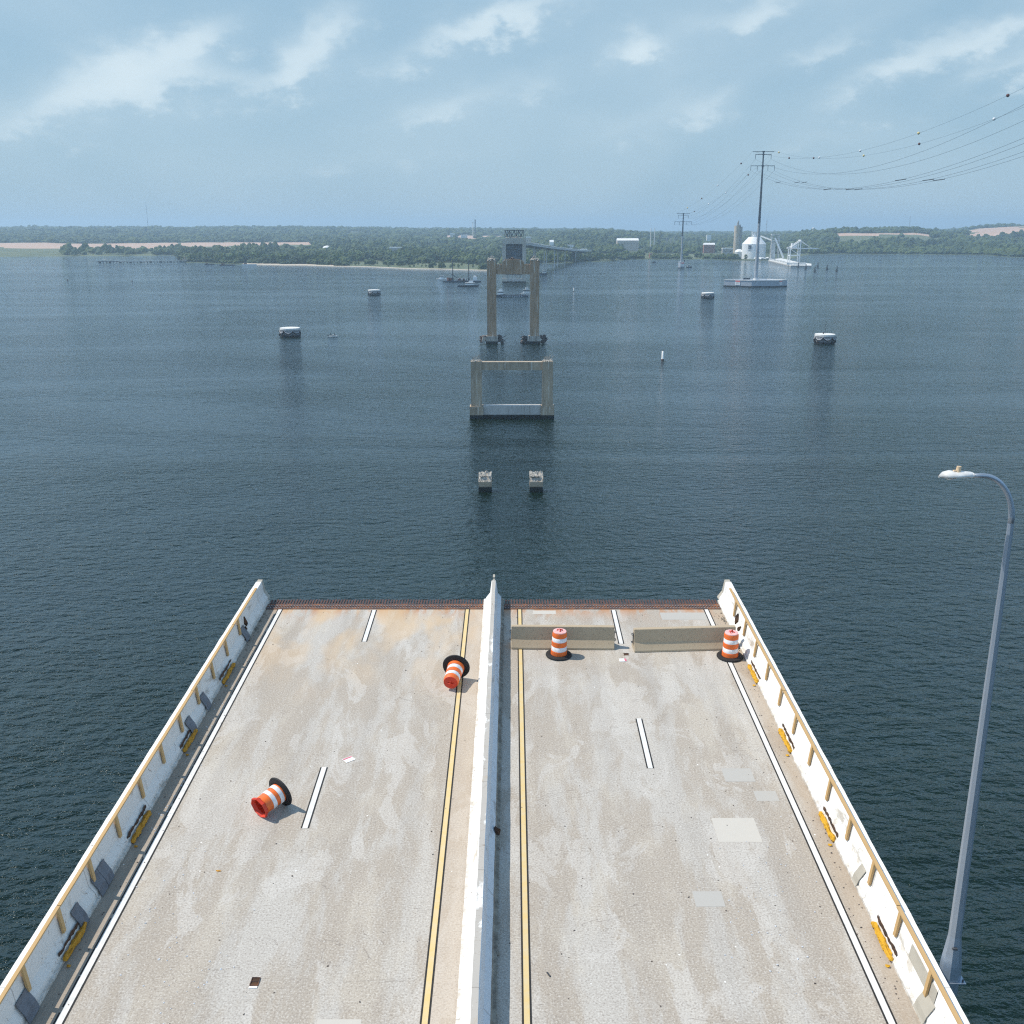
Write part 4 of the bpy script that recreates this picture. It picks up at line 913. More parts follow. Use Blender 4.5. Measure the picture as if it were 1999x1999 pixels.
# ================================================================== round fender cells
def cell(px0, px1, py, label, mast=False, seed=0):
    p = base_at((px0 + px1) / 2, py); s = scale_at(p); r = (px1 - px0) / s / 2
    root = empty('fender_cell', (p.x, p.y + r * .9, 0), label, 'mooring cell', 'round concrete cells standing in the river')
    o = MB(); o.lathe([(r * .97, -1), (r * .97, 3.9)], 32, cap=(False, True)); o.build('body', 'cell_concrete', root)
    o = MB(); o.lathe([(r * .97, 3.9), (r * 1.0, 3.95), (r * 1.0, 4.85), (r * .96, 4.95), (r * .5, 5.0)], 32); o.build('cap', 'cell_top', root)
    r_ = random.Random(seed)
    for k_ in range(7):
        a0 = -math.pi * 1.02 + k_ * math.pi * 2 / 7 + seed * .3; pts_ = []
        for j in range(11):
            t = j / 10; a_ = a0 + t * math.pi * 2 / 7; pts_.append(((r + .1) * math.cos(a_), (r + .1) * math.sin(a_), 3.7 - 1.5 * (1 - (2 * t - 1) ** 2)))
        o = MB(); o.tube(pts_, .17, 6); o.build('chain', 'chain_white', root)
        o = MB(); o.tube([(x * 1.02, y * 1.02, z - .55) for x, y, z in pts_], .3, 6)
        for j in (0, 10): x, y, z = pts_[j]; o.rock((x * 1.03, y * 1.03, 3.2), .5, k_, 1, 1.0, .3); o.rock((x * 1.03, y * 1.03, 1.0), .55, k_, 1, 1.3, .3)
        o.build('tyre_fender', 'tyre', root)
    o = MB(); o.lathe([(r * 1.0, -.5), (r * 1.02, .9), (r * .97, 1.0)], 32, cap=(False, False)); o.build('waterline_band', 'tyre', root)
    if mast: o = MB(); o.cyl((0, 0, 5), (0.1, 0, 11.5), .09, n=6); o.box(-.9, 0, 5.5, .5, .5, 1.1); o.build('mast', 'dark_steel', root)
cell(543.6, 582.7, 658.5, 'large round fender cell on the left near the small motorboat', seed=1)
cell(717.5, 740.5, 577, 'small looking fender cell farther off, left of the tall piers', seed=2)
cell(1371.4, 1395.3, 583, 'fender cell below the grey pylon platform', seed=3)
cell(1594.7, 1634, 672, 'large round fender cell on the right with a thin mast', True, seed=4)

# ================================================================== boats
def hull(mb, Lh, Wh, Hh, bow=.3):
    sec = [(-.5, .85), (-.2, 1), (.2, .95), (.5 - bow * .35, .65), (.5, .05)]
    vs = []
    for t, w_ in sec:
        rise = Hh * (1 + .35 * max(0, t))
        vs += [(t * Lh, -w_ * Wh / 2, rise), (t * Lh, -w_ * Wh * .36, -.4), (t * Lh, w_ * Wh * .36, -.4), (t * Lh, w_ * Wh / 2, rise)]
    fs = []
    for i in range(len(sec) - 1):
        a = i * 4; c_ = a + 4
        for j in range(3): fs.append((a + j, a + j + 1, c_ + j + 1, c_ + j))
        fs.append((a + 3, a, c_, c_ + 3))
    fs += [(0, 3, 2, 1), tuple(len(vs) - 4 + q for q in (0, 1, 2, 3))]
    return mb.add(vs, fs)
def boat(px, py, Lw, label, rz=0, hullm='hull_dark', cab=(0, .35, 2.2), cabm='white_steel', mast=0, two=False, name='work_boat', W_=None, H_=1.2, cat='boat', boom=False):
    p = base_at(px, py); W_ = W_ or Lw * .3
    root = empty(name, T(p) @ Matrix.Rotation(rz, 4, 'Z'), label, cat)
    hull(MB(), 1, 1, 1); o = MB(); hull(o, Lw, W_, H_); o.build('hull', hullm, root)
    cx, cl_, ch = cab
    if ch:
        o = MB(); o.box(cx * Lw, 0, H_ + ch / 2, cl_ * Lw, W_ * .6, ch, 0, .93)
        c_ = o.build('cabin', cabm, root)
        o = MB(); o.box(cx * Lw, 0, H_ + ch * .68, cl_ * Lw * 1.01, W_ * .61, ch * .26, 0, .98); o.build('windows', 'glass_dark', c_)
        o = MB(); o.box(cx * Lw, 0, H_ + ch + .1, cl_ * Lw * 1.06, W_ * .66, .16); o.build('roof', cabm, c_)
    if two: o = MB(); o.box((cx + .05) * Lw, 0, H_ + ch + 1.1, cl_ * Lw * .5, W_ * .45, 1.8, 0, .9); o.build('wheelhouse', cabm, root)
    if mast: o = MB(); o.cyl((cx * Lw, 0, H_ + ch), (cx * Lw, 0, H_ + ch + mast), .12, n=6); o.box(cx * Lw, 0, H_ + ch + mast * .7, .1, 1.4, .1); o.build('mast', 'dark_steel', root)
    if boom: o = MB(); o.tube([(-Lw * .3, 0, H_), (-Lw * .38, 0, H_ + 3.5), (Lw * .05, 0, H_ + 4.6)], .25, 6); o.build('boom', 'hull_dark', root)
    return root
b1 = boat(650, 658, 5.8, 'small motorboat with two people aboard beside the left fender cell', 0.1, 'dull_white', (.05, .16, .5), 'dull_white', H_=.6, name='motorboat')
o = MB(); o.box(-2.7, 0, .8, .5, .5, 1.3); o.build('outboard_engine', 'hull_dark', b1)
def person(px_off, root_p, label, zb):
    root = empty('person', root_p, label, 'person'); o = MB()
    o.tube([(0, 0, 0), (.02, 0, .35), (0, 0, .75), (0, 0, .98), (0, 0, 1.06)], [.17, .19, .2, .14, .06], 8); o.tube([(0, .17, .92), (.12, .26, .62), (.34, .2, .5)], [.07, .055, .04], 6); o.tube([(0, -.17, .92), (.12, -.26, .62), (.34, -.2, .5)], [.07, .055, .04], 6)
    o.tube([(0, .1, .08), (.42, .12, .1), (.46, .12, -.38)], [.1, .08, .06], 6); o.tube([(0, -.1, .08), (.42, -.12, .1), (.46, -.12, -.38)], [.1, .08, .06], 6); o.rock((.02, 0, 1.2), .125, 1, 2, 1.15, .05); o.build('body', 'hull_dark', root)
bp = b1.matrix_basis.translation
person(0, bp + Vector((.9, 0, 1.05)), 'seated person in dark clothes at the front of the small motorboat', 1); person(0, bp + Vector((-1.3, .1, 1.05)), 'seated person in dark clothes at the back of the small motorboat', 1)
boat(862, 546.5, 12, 'small white tug with black bow left of the spud barge', .1, 'white_steel', (.0, .4, 3), mast=3, H_=1.6)
boat(877, 550.5, 15, 'low dark boat with a small white cabin just left of the spud barge', 0, 'hull_dark', (.05, .25, 1.8), H_=1.0)
boat(914, 559.5, 22, 'dark hulled tug with white two storey cabin in front of the spud barge', .05, 'hull_dark', (.08, .42, 2.2), two=True, mast=2.5, H_=1.6)
p = base_at(904, 550.5); root = empty('spud_barge', p, 'rusty working barge with two tall masts and machinery', 'barge')
o = MB(); o.box(0, 0, .7, 40, 12, 2.0, 0, 1.0); o.build('hull', 'hull_dark', root)
for x in (-11.5, 6.5): o = MB(); o.cyl((x, 0, -1), (x, 0, 24), .5, n=8); o.box(x, 0, 3, 1.8, 2, 3); o.build('mast', 'dark_steel', root)
o = MB(); r_ = random.Random(1)
for i in range(26): o.box(r_.uniform(-17, 8), r_.uniform(-4, 4), 1.7 + r_.uniform(.6, 1.6), r_.uniform(1, 3), r_.uniform(1, 2.5), r_.uniform(1, 3.4), r_.random())
o.build('deck_machinery', 'hull_red', root)
o = MB(); o.tube([(-3, 0, 1.7), (-7, 0, 5), (-13, 0, 8.5)], .4, 5); o.build('excavator_arm', 'hull_dark', root)
o = MB(); o.box(13.5, 0, 3.7, 4.5, 5, 4); o.box(13.5, 0, 6.3, 2.6, 3, 1.6); o.build('deckhouse', 'white_steel', root)
o = MB()
for x in (-5.5, -1, 3): o.box(x, -4, 3, 1.8, 1.6, 2)
o.build('white_cargo', 'dull_white', root)
# barge and craft behind the tall frame
p = base_at(1001.5, 579.6); root = empty('flat_barge', p, 'low flat barge seen between the columns of the tall pier', 'barge')
o = MB(); o.box(0, 0, .6, 27, 6, 1.8); o.build('hull', 'hull_dark', root); o = MB()
for i in range(9): o.box(-9 + i * 2.1, -3.02, .8, 1.3, .06, .6)
o.build('white_marks', 'chain_white', root); o = MB()
for i in range(22): o.box(-11 + i * 1.05, 0, 1.9, .5, 3, .9)
o.build('pile_caps', 'dark_steel', root)
boat(977, 579.6, 9.5, 'white cabin tug at the left end of the flat barge', .05, 'hull_dark', (.0, .55, 3.0), two=True, H_=2.0)
boat(1027.5, 576.5, 10, 'pale crane boat at the right end of the flat barge', .1, 'dull_white', (.0, .6, 3.2), 'dull_white', mast=3, two=True, H_=2.0)
boat(1060, 536.6, 11, 'dark tug with white wheelhouse right of the tall pier', 0, 'hull_dark', (.15, .4, 2.6), H_=2.2)
boat(1345.5, 522.4, 9.5, 'dark workboat moored beside the farther pylon', .2, 'hull_dark', (-.1, .35, 2.4), 'dull_white', mast=3, H_=1.6)
boat(1277, 512.6, 7, 'tiny dark boat near the shore left of the farther pylon', 0, 'hull_dark', (0, .4, 1.2), 'hull_dark', H_=1.0)
for px, py, l_, lab in ((409, 517.5, 14, 'dark barge moored just right of the jetty root'), (444, 518.5, 24, 'longer dark barge moored along the wooded shore'), (487, 517.8, 22, 'pale low barge moored nearest the sandy beach')):
    p = base_at(px, py); root = empty('moored_barge', p, lab, 'barge', 'barges moored along the peninsula'); o = MB(); o.box(0, 0, .6, l_, 7, 2.4, 0, .98); o.build('hull', 'hull_dark' if px < 480 else 'dull_white', root); o = MB(); o.box(-l_ * .3, 0, 2.5, l_ * .2, 4, 1.6); o.build('deckhouse', 'hull_red', root)
# buoys and markers
def buoy(px, py, h, r, label, mat='buoy_white', topm='dark_steel', name='spar_buoy'):
    p = base_at(px, py); root = empty(name, p, label, 'buoy'); o = MB(); o.lathe([(r * 1.15, -.6), (r * 1.15, h * .14), (r, h * .18), (r * .85, h * .88), (r * .5, h * .9)], 12); o.build('body', mat, root, True); o = MB(); o.cyl((0, 0, h * .88), (0, 0, h), r * .45, n=8); o.build('lantern', topm, root); o = MB(); o.lathe([(r * 1.3, -.4), (r * 1.3, h * .07), (r, h * .1)], 12); o.build('float_collar', 'hull_red', root)
buoy(1293.4, 702.5, 4.6, .55, 'tall white spar buoy alone on the water right of the low pier frame')
buoy(1120, 568.5, 3.6, .35, 'tiny white buoy right of the tall pier frame', topm='buoy_white')
buoy(132, 548, 2.2, .55, 'small dark buoy alone at the far left', 'dark_steel', name='dark_buoy'); buoy(258, 549.5, 1.8, .5, 'small dark float second from the left edge', 'dark_steel', name='dark_buoy'); buoy(124, 505.5, 2.5, 1.5, 'green float close to the far left bank', 'leaves', name='green_float')
for px, py, lab in ((1558, 522, 'nearest to the dock'), (1572.5, 526, 'second from the dock'), (1590, 531, 'lowest in the picture'), (1596, 522.5, 'farthest back, behind the lowest one'), (1614, 527, 'second from the right'), (1633, 530.5, 'rightmost and standing apart')):
    p = base_at(px, py); root = empty('mooring_pile', p, 'dark mooring pile cluster off the white terminal dock, ' + lab, 'mooring pile', 'mooring piles off the dock'); o = MB()
    o.cyl((0, 0, -1), (.2, 0, 3.2), 1.6, 1.3, 10); o.build('base', 'pile_dark', root); o = MB(); o.cyl((.2, 0, 3), (.4, 0, 7.5), .8, .6, 8); o.build('post', 'pile_dark', root)

# ================================================================== power line over the river
def pylon(px, D, zb, zt, r0, r1, arms, label, hexw, signs, dark_from):
    X = bearing_at(px, D, zb)
    root = empty('power_pylon', (X, D, 0), label, 'pylon', 'power pylons standing in the river')
    o = MB(); hgt = zt - zb; zs = zb + hgt * dark_from; rs = r0 + (r1 - r0) * dark_from
    o.cyl((0, 0, zb), (0, 0, zs), r0, rs, 16, ph=.1); 
    for z in range(int(zb) + 14, int(zs), 14): rr_ = r0 + (r1 - r0) * (z - zb) / hgt; o.cyl((0, 0, z), (0, 0, z + .7), rr_ + .18, n=16)
    o.build('lower_pole', 'pylon_grey', root, False)
    o = MB(); o.cyl((0, 0, zs), (0, 0, zt), rs, r1, 12)
    for z in range(int(zs) + 6, int(zt), 10): rr_ = r0 + (r1 - r0) * (z - zb) / hgt; o.cyl((0, 0, z), (0, 0, z + .6), rr_ + .16, n=12)
    o.build('upper_pole', 'pylon_dark', root)
    for z, w_, ins in arms:
        o = MB(); o.box(0, 0, z, w_, .45, .55); o.box(0, 0, z, 2.0, 1.6, 1.4); am = o.build('cross_arm', 'pylon_dark', root)
        for x in ins:
            q = MB(); q.tube([(x, 0, z), (x, 0, z - 4.6)], .17, 6)
            for t in range(6): q.cyl((x, 0, z - .8 - t * .6), (x, 0, z - 1.0 - t * .6), .34, n=8)
            q.build('insulator', 'pylon_dark', am)
    # foundation
    poly, hh = hexw; f = MB(); f.prism(poly, -1, hh); fo_ = f.build('foundation', 'sheet_pile', root)
    f = MB(); f.prism([(x * 1.02, y * 1.02) for x, y in poly], -.8, .9); f.build('waterline_band', 'tyre', fo_)
    f = MB(); n_ = len(poly)
    for i in range(n_):
        a_ = Vector(poly[i] + (0,)); c_ = Vector(poly[(i + 1) % n_] + (0,)); d = c_ - a_; m_ = (a_ + c_) / 2; f.box(m_.x, m_.y, hh + .25, d.length, .9, .5, math.atan2(d.y, d.x))
    f.build('coping', 'cell_top', fo_)
    for (e, t, w_, h_) in signs:
        a_ = Vector(poly[e] + (0,)); c_ = Vector(poly[(e + 1) % n_] + (0,)); d = c_ - a_; m_ = a_ + d * t; an = math.atan2(d.y, d.x); nn2 = Vector((math.sin(an), -math.cos(an), 0))
        p_ = m_ + nn2 * .25; g_ = MB(); g_.box(p_.x, p_.y, hh - h_ * .5, w_, .2, h_, an); sg = g_.build('warning_sign', 'sign_white', fo_)
        p_ = m_ + nn2 * .38; g_ = MB(); g_.box(p_.x, p_.y, hh - h_ * .16, w_ * .94, .05, h_ * .24, an); g_.build('red_band', 'sign_red', sg) if False else g_.build('red_band', 'sign_red', fo_)
        g_ = MB()
        for q in range(3): g_.box(p_.x, p_.y, hh - h_ * (.42 + q * .17), w_ * (.75 - .1 * (q % 2)), .05, h_ * .06, an)
        g_.build('sign_text', 'silo_grey', fo_)
    return root
def bearing_at(px, D, z): return (px - CX) / F * (D * math.cos(PITCH) + (CAMZ - z) * math.sin(PITCH))
poly1 = [(-33, 0), (-7.6, -16), (16.5, -15), (32.5, -2), (16, 17), (-8, 17)]
P1 = pylon(1475, 1100, 5.5, 134, 1.95, .62, [(133.6, 21.7, ()), (131, 16.2, (-8, 8)), (120, 24.6, (-12, -5.4, 5.4, 12))], 'tallest grey power pylon rising from a wide pale octagonal platform', (poly1, 6.3), [(0, .50, 5.2, 4.6), (2, .48, 4.2, 4.4)], .45)
poly2 = [(-4.7, 0), (-2, -4.5), (4, -4.5), (5, 0), (2, 4.5), (-2.5, 4.5)]
P2 = pylon(1330, 1594, 6.5, 79.5, 1.7, .7, [(79.2, 19.8, ()), (77, 15, (-7.4, 7.4)), (67.5, 25.8, (-12.5, -5.6, 5.6, 12.5))], 'smaller farther power pylon on a small block with red and white sign', (poly2, 8.5), [(1, .5, 5.0, 6.0)], .55)
o = MB(); o.box(4.6, 0, 10.4, 1.6, 1.6, 3.4); o.build('equipment', 'dark_steel', P2)
o = MB(); o.box(-9, 3, 7.6, 7, 3, 1.6); o.tube([(-7, 3, 7), (-3.5, 3, 11)], .25, 5); o.build('equipment', 'dark_steel', P1)
o = MB(); o.cyl((0, 0, 6), (0, 0, 8), 3.0, 2.6, 12); o.build('pole_base', 'cell_top', P1)
X1 = P1.location.x; X2 = P2.location.x
def span(y0, z0, x0, y1, z1, x1, c_, label, r=.07, group='power conductors between the pylons'):
    pts_ = []; n_ = 40
    for i in range(n_ + 1):
        t = i / n_; Lh = y1 - y0; pts_.append((x0 + (x1 - x0) * t, y0 + Lh * t, z0 + (z1 - z0) * t - c_ * Lh * Lh * t * (1 - t)))
    o = MB(); o.tube(pts_, r, 4); tag(o.build('power_line', 'wire'), label, 'power line', group); return pts_
def at_span(pts_, t):
    k_ = t * (len(pts_) - 1); i = min(int(k_), len(pts_) - 2); return Vector(pts_[i]).lerp(Vector(pts_[i + 1]), k_ - i)
LR = [('upper left', -8, 126.4, 129, 2.75e-4, 72.4, -7.4), ('upper right', 8, 126.4, 129, 2.75e-4, 72.4, 7.4), ('lower outermost left', -12, 115.4, 109, 2.44e-4, 62.9, -12.5), ('lower inner left', -5.4, 115.4, 109, 2.44e-4, 62.9, -5.6), ('lower inner right', 5.4, 115.4, 109, 2.44e-4, 62.9, 5.6), ('lower outermost right', 12, 115.4, 109, 2.44e-4, 62.9, 12.5)]
for nm, x, za, zb_, c_, z2, x2 in LR:
    pts_ = span(1100, za, X1 + x, 455, zb_, X1 + x * 1.0, c_, nm + ' conductor sweeping from the tall pylon out to the right edge')
    span(1100, za, X1 + x, 1594, z2, X2 + x2, 2.3e-4, nm + ' conductor between the tall pylon and the farther one', .07)
    if x in (-12, 5.4, 12):
        for t in (.18, .42, .66): q = at_span(pts_, t); o = MB(); o.tube([q + Vector((-.0, -9, .1)), q + Vector((0, 9, -.1))], .28, 5); tag(o.build('line_spacer', 'wire'), {.18: 'dark spacer weight nearest the tall pylon on the ', .42: 'dark spacer weight at the middle of the ', .66: 'dark spacer weight nearest the right edge on the '}[t] + nm + ' conductor', 'spacer', 'spacers on the conductors')
sh = []
for nm, x, x2 in (('left', -10.8, -9.8), ('right', 10.8, 9.8)):
    a_ = span(1100, 134.2, X1 + x, 455, 132.5, X1 + x, 2.1e-4, nm + ' shield wire carrying marker balls toward the right edge', .05, 'shield wires'); c2 = span(1100, 134.2, X1 + x, 1594, 79.8, X2 + x2, 1.2e-4, nm + ' shield wire carrying marker balls to the farther pylon', .05, 'shield wires'); sh.append((a_, c2))
def ball(pts_, px, mat, label):
    # nearest point of the wire in bearing
    best = min((abs(CX + F * q.x / (q.y * math.cos(PITCH) - (q.z - CAMZ) * math.sin(PITCH)) - px), i) for i, q in ((i, at_span(pts_, i / 200)) for i in range(201)))
    q = at_span(pts_, best[1] / 200); o = MB(); o.rock((0, 0, 0), .85 if q.y < 1000 else .95, 1, 2, 1, 0); tag(o.build('marker_ball', mat, M=T(q), smooth=True), label, 'marker ball', 'aircraft marker balls on the shield wires')
RB = [(1520.7, 'ball_yellow', 'yellow marker ball first right of the tall pylon'), (1587.5, 'ball_red', 'dark red marker ball, left of a close pair right of the pylon'), (1685, 'ball_yellow', 'yellow marker ball, lower of the middle pair over the wires'), (1795.5, 'ball_red', 'dark red marker ball, lower of the pair under the broken clouds'), (1938, 'ball_white', 'white marker ball nearest the right edge, lower one')]
LB_ = [(1540, 'ball_red', 'dark red marker ball second right of the tall pylon'), (1599, 'ball_white', 'white marker ball, right of a close pair right of the pylon'), (1678.6, 'ball_white', 'white marker ball, upper of the middle pair over the wires'), (1792.5, 'ball_yellow', 'yellow marker ball, upper of the pair under the broken clouds'), (1968, 'ball_red', 'dark red marker ball highest of all at the right edge')]
for px, m_, lab in RB: ball(sh[1][0], px, m_, lab)
for px, m_, lab in LB_: ball(sh[0][0], px, m_, lab)
for px, m_, lab in ((1461, 'ball_red', 'dark red marker ball just left of the tall pylon, lower one'), (1416.7, 'ball_white', 'white marker ball halfway between pylons, right wire'), (1384, 'ball_white', 'white marker ball closer to the farther pylon'), (1355.6, 'ball_red', 'dark red marker ball just right of the farther pylon')): ball(sh[1][1], px, m_, lab)
for px, m_, lab in ((1446.7, 'ball_red', 'dark red marker ball left of the tall pylon, upper one'), (1401.7, 'ball_white', 'white marker ball halfway between pylons, left wire'), (1369.6, 'ball_red', 'dark red marker ball low on the left wire near the farther pylon'), (1342, 'ball_yellow', 'yellow marker ball closest to the farther pylon top')): ball(sh[0][1], px, m_, lab)

# ================================================================== white terminal on the shore
def wp(px, py, D):                # world point on the ray at forward distance D
    return atY(px, py, D)
def on(px, D): return Vector((bearing_at(px, D, 3), D, 0))
D = 2010; c0 = wp(1473, 505, D); s = scale_at(c0); r = 46 / s / 2
root = empty('domed_silo', (c0.x, D + r * .5, 1), 'big white silo with conical roof and a dark square emblem beside the pylon', 'silo')
zw = wp(1473, 476.5, D).z - 1; za = wp(1473, 462.7, D).z - 1
o = MB(); o.lathe([(r, 0), (r, zw), (r * .99, zw + .2)], 40, cap=(True, False)); smooth_by_angle(o.build('wall', 'white_steel', root), 30)
o = MB(); o.lathe([(r * 1.01, zw), (r * .5, za - .4), (r * .48, za)], 40); smooth_by_angle(o.build('roof', 'white_steel', root), 30)
o = MB()
for x in (-4.5, 4.5):
    for y in (-3, 3): o.box(x, y, za + 4.4, 1.0, 1.0, 8.8)
o.box(0, 0, za + 9, 11, 8, 1.2); o.box(0, 0, za + 4.5, 4.5, 4, 8); o.build('headframe', 'white_steel', root)
em = wp(1462, 482.2, D); an = math.asin((em.x - c0.x) / r); e0 = Vector((r * 1.01 * math.sin(an), -r * 1.01 * math.cos(an), em.z - 1))
o = MB(); o.box(e0.x, e0.y - .1, e0.z, 6.0, .3, 6.6, an); o.build('emblem_panel', 'hull_dark', root)
o = MB(); o.add([(e0.x - 2 + .3 * math.sin(an), e0.y - .4, e0.z - 2.4), (e0.x + 2, e0.y - .4 + 1, e0.z - 2.4), (e0.x, e0.y - .3, e0.z + 2.2), (e0.x - 2, e0.y - .3, e0.z - 2.4), (e0.x + 2, e0.y + .8, e0.z - 2.4), (e0.x, e0.y - .1, e0.z + 2.2)], [(0, 1, 2), (5, 4, 3), (0, 3, 4, 1), (1, 4, 5, 2), (2, 5, 3, 0)]); o.build('emblem_mark', 'white_steel', root)
o = MB(); o.box(e0.x, e0.y - .1, e0.z - 5.4, 8.5, .3, .9, an); o.build('emblem_text', 'silo_grey', root)
# tan twin silo tower
D = 2150; c0 = wp(1436.5, 490, D); s = scale_at(c0)
root = empty('silo_tower', (c0.x, D, 1), 'tall tan concrete silo tower with grey twin cylinder, left of the white silo', 'silo')
zt = wp(1436, 440.5, D).z - 1
o = MB(); o.cyl((0, 0, 0), (0, 0, zt), 5.6, 5.6, 24); smooth_by_angle(o.build('tan_cylinder', 'silo_tan', root)); o = MB(); o.cyl((7.4, 4, 0), (7.4, 4, zt - 2), 4.4, 4.4, 20); smooth_by_angle(o.build('grey_cylinder', 'silo_grey', root))
o = MB(); o.box(1.5, 0, zt + 3, 3.6, 3.6, 6); o.cyl((2, 0, zt + 6), (2, 0, zt + 10), 1.4, 1.2, 10); o.box(6, 3, zt, 3, 3, 4); o.build('top_house', 'silo_grey', root)
# small tank
D = 2030; c0 = wp(1442, 498, D); root = empty('storage_tank', (c0.x, D, 1), 'small white tank with domed roof between the tan tower and the white silo', 'tank')
o = MB(); o.cyl((0, 0, 0), (0, 0, 13), 8, n=28); smooth_by_angle(o.build('wall', 'dull_white', root)); o = MB(); o.lathe([(8.2, 13), (6, 16), (3, 17.6), (.5, 18)], 28); smooth_by_angle(o.build('roof', 'white_steel', root))
# conveyor tower, galleries
D = 1990; t0 = on(1511, D); root = empty('conveyor_tower', (t0.x, D, 1), 'white open conveyor tower with sloping galleries right of the white silo', 'tower'); zt = wp(1511, 458, D).z - 1
o = MB()
for x in (-7, 7):
    for y in (-4, 4): o.box(x, y, zt / 2, 1.1, 1.1, zt)
for z in (zt, zt * .75): o.box(0, 0, z, 15.2, 9, 1.2)
for x in (-7, 7): o.tube([(x, -4, zt * .75), (x, 4, zt * .4)], .4, 5)
o.build('frame', 'dull_white', root)
o = MB(); o.box(-2.8, 0, zt * .36, 7.5, 6, zt * .72, 0, .8); o.build('chute_house', 'dull_white', root)
o = MB(); o.tube([(-1.5, -4, zt * .86), (15, -10, 3)], 2.0, 4, .785); o.build('sloping_gallery', 'white_steel', root)
o = MB(); o.tube([(-25, 12, zt * .94), (-7, 2, zt * .78)], 1.7, 4, .785); o.build('upper_gallery', 'white_steel', root)
o = MB(); rub(o, -26, -12, 2, 26, 10, 40, 1.2, 3.0, 8); o.build('white_sacks', 'white_steel', root)
# ship unloader gantry
D = 1790; g0 = on(1552, D); root = empty('gantry_crane', (g0.x, D, 2.5), 'white gantry crane with horizontal boom on the terminal dock', 'crane')
def gz(py): return wp(1552, py, D).z - 2.5
def gx(px): return bearing_at(px, D, 20) - g0.x
xl, xr, xb, xt = gx(1541), gx(1560), gx(1595), gx(1560.6)
for x in (xl, xr):
    o = MB()
    for y in (-6, 6): o.box(x, y, gz(485) / 2 if x == xl else gz(469) / 2, 1.5, 1.3, gz(485) if x == xl else gz(469))
    o.build('leg', 'white_steel', root)
o = MB(); o.box((xl + xb) / 2, 0, gz(485), xb - xl + 4, 2.2, 1.7); o.build('boom', 'white_steel', root)
o = MB(); o.box((xl + xr) / 2, -6, gz(498.6), xr - xl, 1.1, 1.3); o.box((xl + xr) / 2, 6, gz(498.6), xr - xl, 1.1, 1.3); o.box(xl, 0, gz(498.6), 1, 12, 1.2); o.box(xr, 0, gz(498.6), 1, 12, 1.2)
o.tube([(xl, -6, gz(486)), (xr, -6, gz(498))], .4, 5); o.build('cross_beam', 'white_steel', root)
o = MB()
for y in (-5.5, 5.5): o.tube([(xt, y, gz(469.5)), (xl - 1, y, gz(484))], .75, 6); o.tube([(xt, y, gz(469.5)), (gx(1583), 0, gz(484))], .45, 6)
o.box(xt, 0, gz(469), 2.2, 13, 1.8); o.build('stay', 'white_steel', root)
o = MB(); o.box((xl + xr) / 2 - 1, 0, gz(480), 9, 9, 8); o.build('machine_house', 'white_steel', root); o = MB(); o.box(xl - 2, 0, gz(484), 5, 4, 3); o.build('counterweight', 'dull_white', root)
# dock
dp = [ground(1500, 507.5, 2.5), ground(1544, 517.6, 2.5), ground(1584, 518.2, 2.5), ground(1584, 514.6, 2.5), ground(1561, 512.5, 2.5), ground(1524, 503.5, 2.5)]
root = empty('dock', dp[1], 'long pale concrete dock under the white gantry crane', 'dock'); o = MB(); o.prism([(q.x - dp[1].x, q.y - dp[1].y) for q in dp], -1.2, 0); o.build('platform', 'cell_top', root)
o = MB(); o.prism([(q.x - dp[1].x, q.y - dp[1].y + .8) for q in dp], -3.5, -1.25); o.build('piles', 'silo_grey', root)
o = MB()
for i in range(16): t = i / 15; q = dp[0].lerp(dp[1], t) - dp[1] + Vector((5, 6, 1.2)); o.box(q.x, q.y, q.z, 3.2, 3, rt.uniform(1.5, 3.4), t)
o.box(14, 22, 1.6, 30, 4, 3.2); o.build('dockside_gear', 'dull_white', root)
# other buildings
def building(px0, px1, y0, y1, D, label, roofm='roof_white', wallm='dull_white', name='warehouse', gable=False, cat='building'):
    a_ = wp(px0, y1, D); c_ = wp(px1, y0, D); zb_ = min(lz((px0 + px1) / 2, D), a_.z) - .5; w_ = c_.x - a_.x; h_ = c_.z - zb_
    root = empty(name, ((a_.x + c_.x) / 2, D, zb_), label, cat); dpt = max(10, w_ * .5)
    o = MB(); o.box(0, dpt / 2, h_ * .46, w_, dpt, h_ * .92); o.build('wall', wallm, root)
    o = MB()
    if gable: o.add([(-w_ / 2 - .3, -.3, h_ * .9), (w_ / 2 + .3, -.3, h_ * .9), (w_ / 2 + .3, dpt / 2, h_ * 1.1), (-w_ / 2 - .3, dpt / 2, h_ * 1.1), (w_ / 2 + .3, dpt + .3, h_ * .9), (-w_ / 2 - .3, dpt + .3, h_ * .9)], [(0, 1, 2, 3), (3, 2, 4, 5), (0, 3, 5), (1, 4, 2), (0, 5, 4, 1)])
    else: o.box(0, dpt / 2, h_ * .96, w_ + .6, dpt + .6, h_ * .08)
    o.build('roof', roofm, root)
    n_ = max(2, int(w_ / 7)); o = MB()
    for i in range(n_): o.box(-w_ / 2 + (i + .5) * w_ / n_, -.08, h_ * .62, w_ / n_ * .3, .2, h_ * .08)
    o.build('window', 'glass_dark', root); return root
building(1205, 1247, 467.5, 482, 2550, 'wide tan industrial shed left of the two bare poles', 'roof_white', 'roof_tan', gable=True)
building(1374, 1396, 476, 486, 2420, 'low white roofed shed among trees between the pylons', 'roof_white', 'brick_red', gable=True)
building(1410, 1431, 484, 498, 2120, 'pale low shed just left of the tan silo tower', 'roof_white', 'silo_grey')
building(1027, 1037, 462, 476, 2700, 'pale house block on the hill right of the massive pier', 'roof_white', 'roof_tan')
building(1073, 1081, 470.5, 486, 2400, 'narrow tall white house behind the viaduct', 'roof_white', 'white_steel', gable=True)
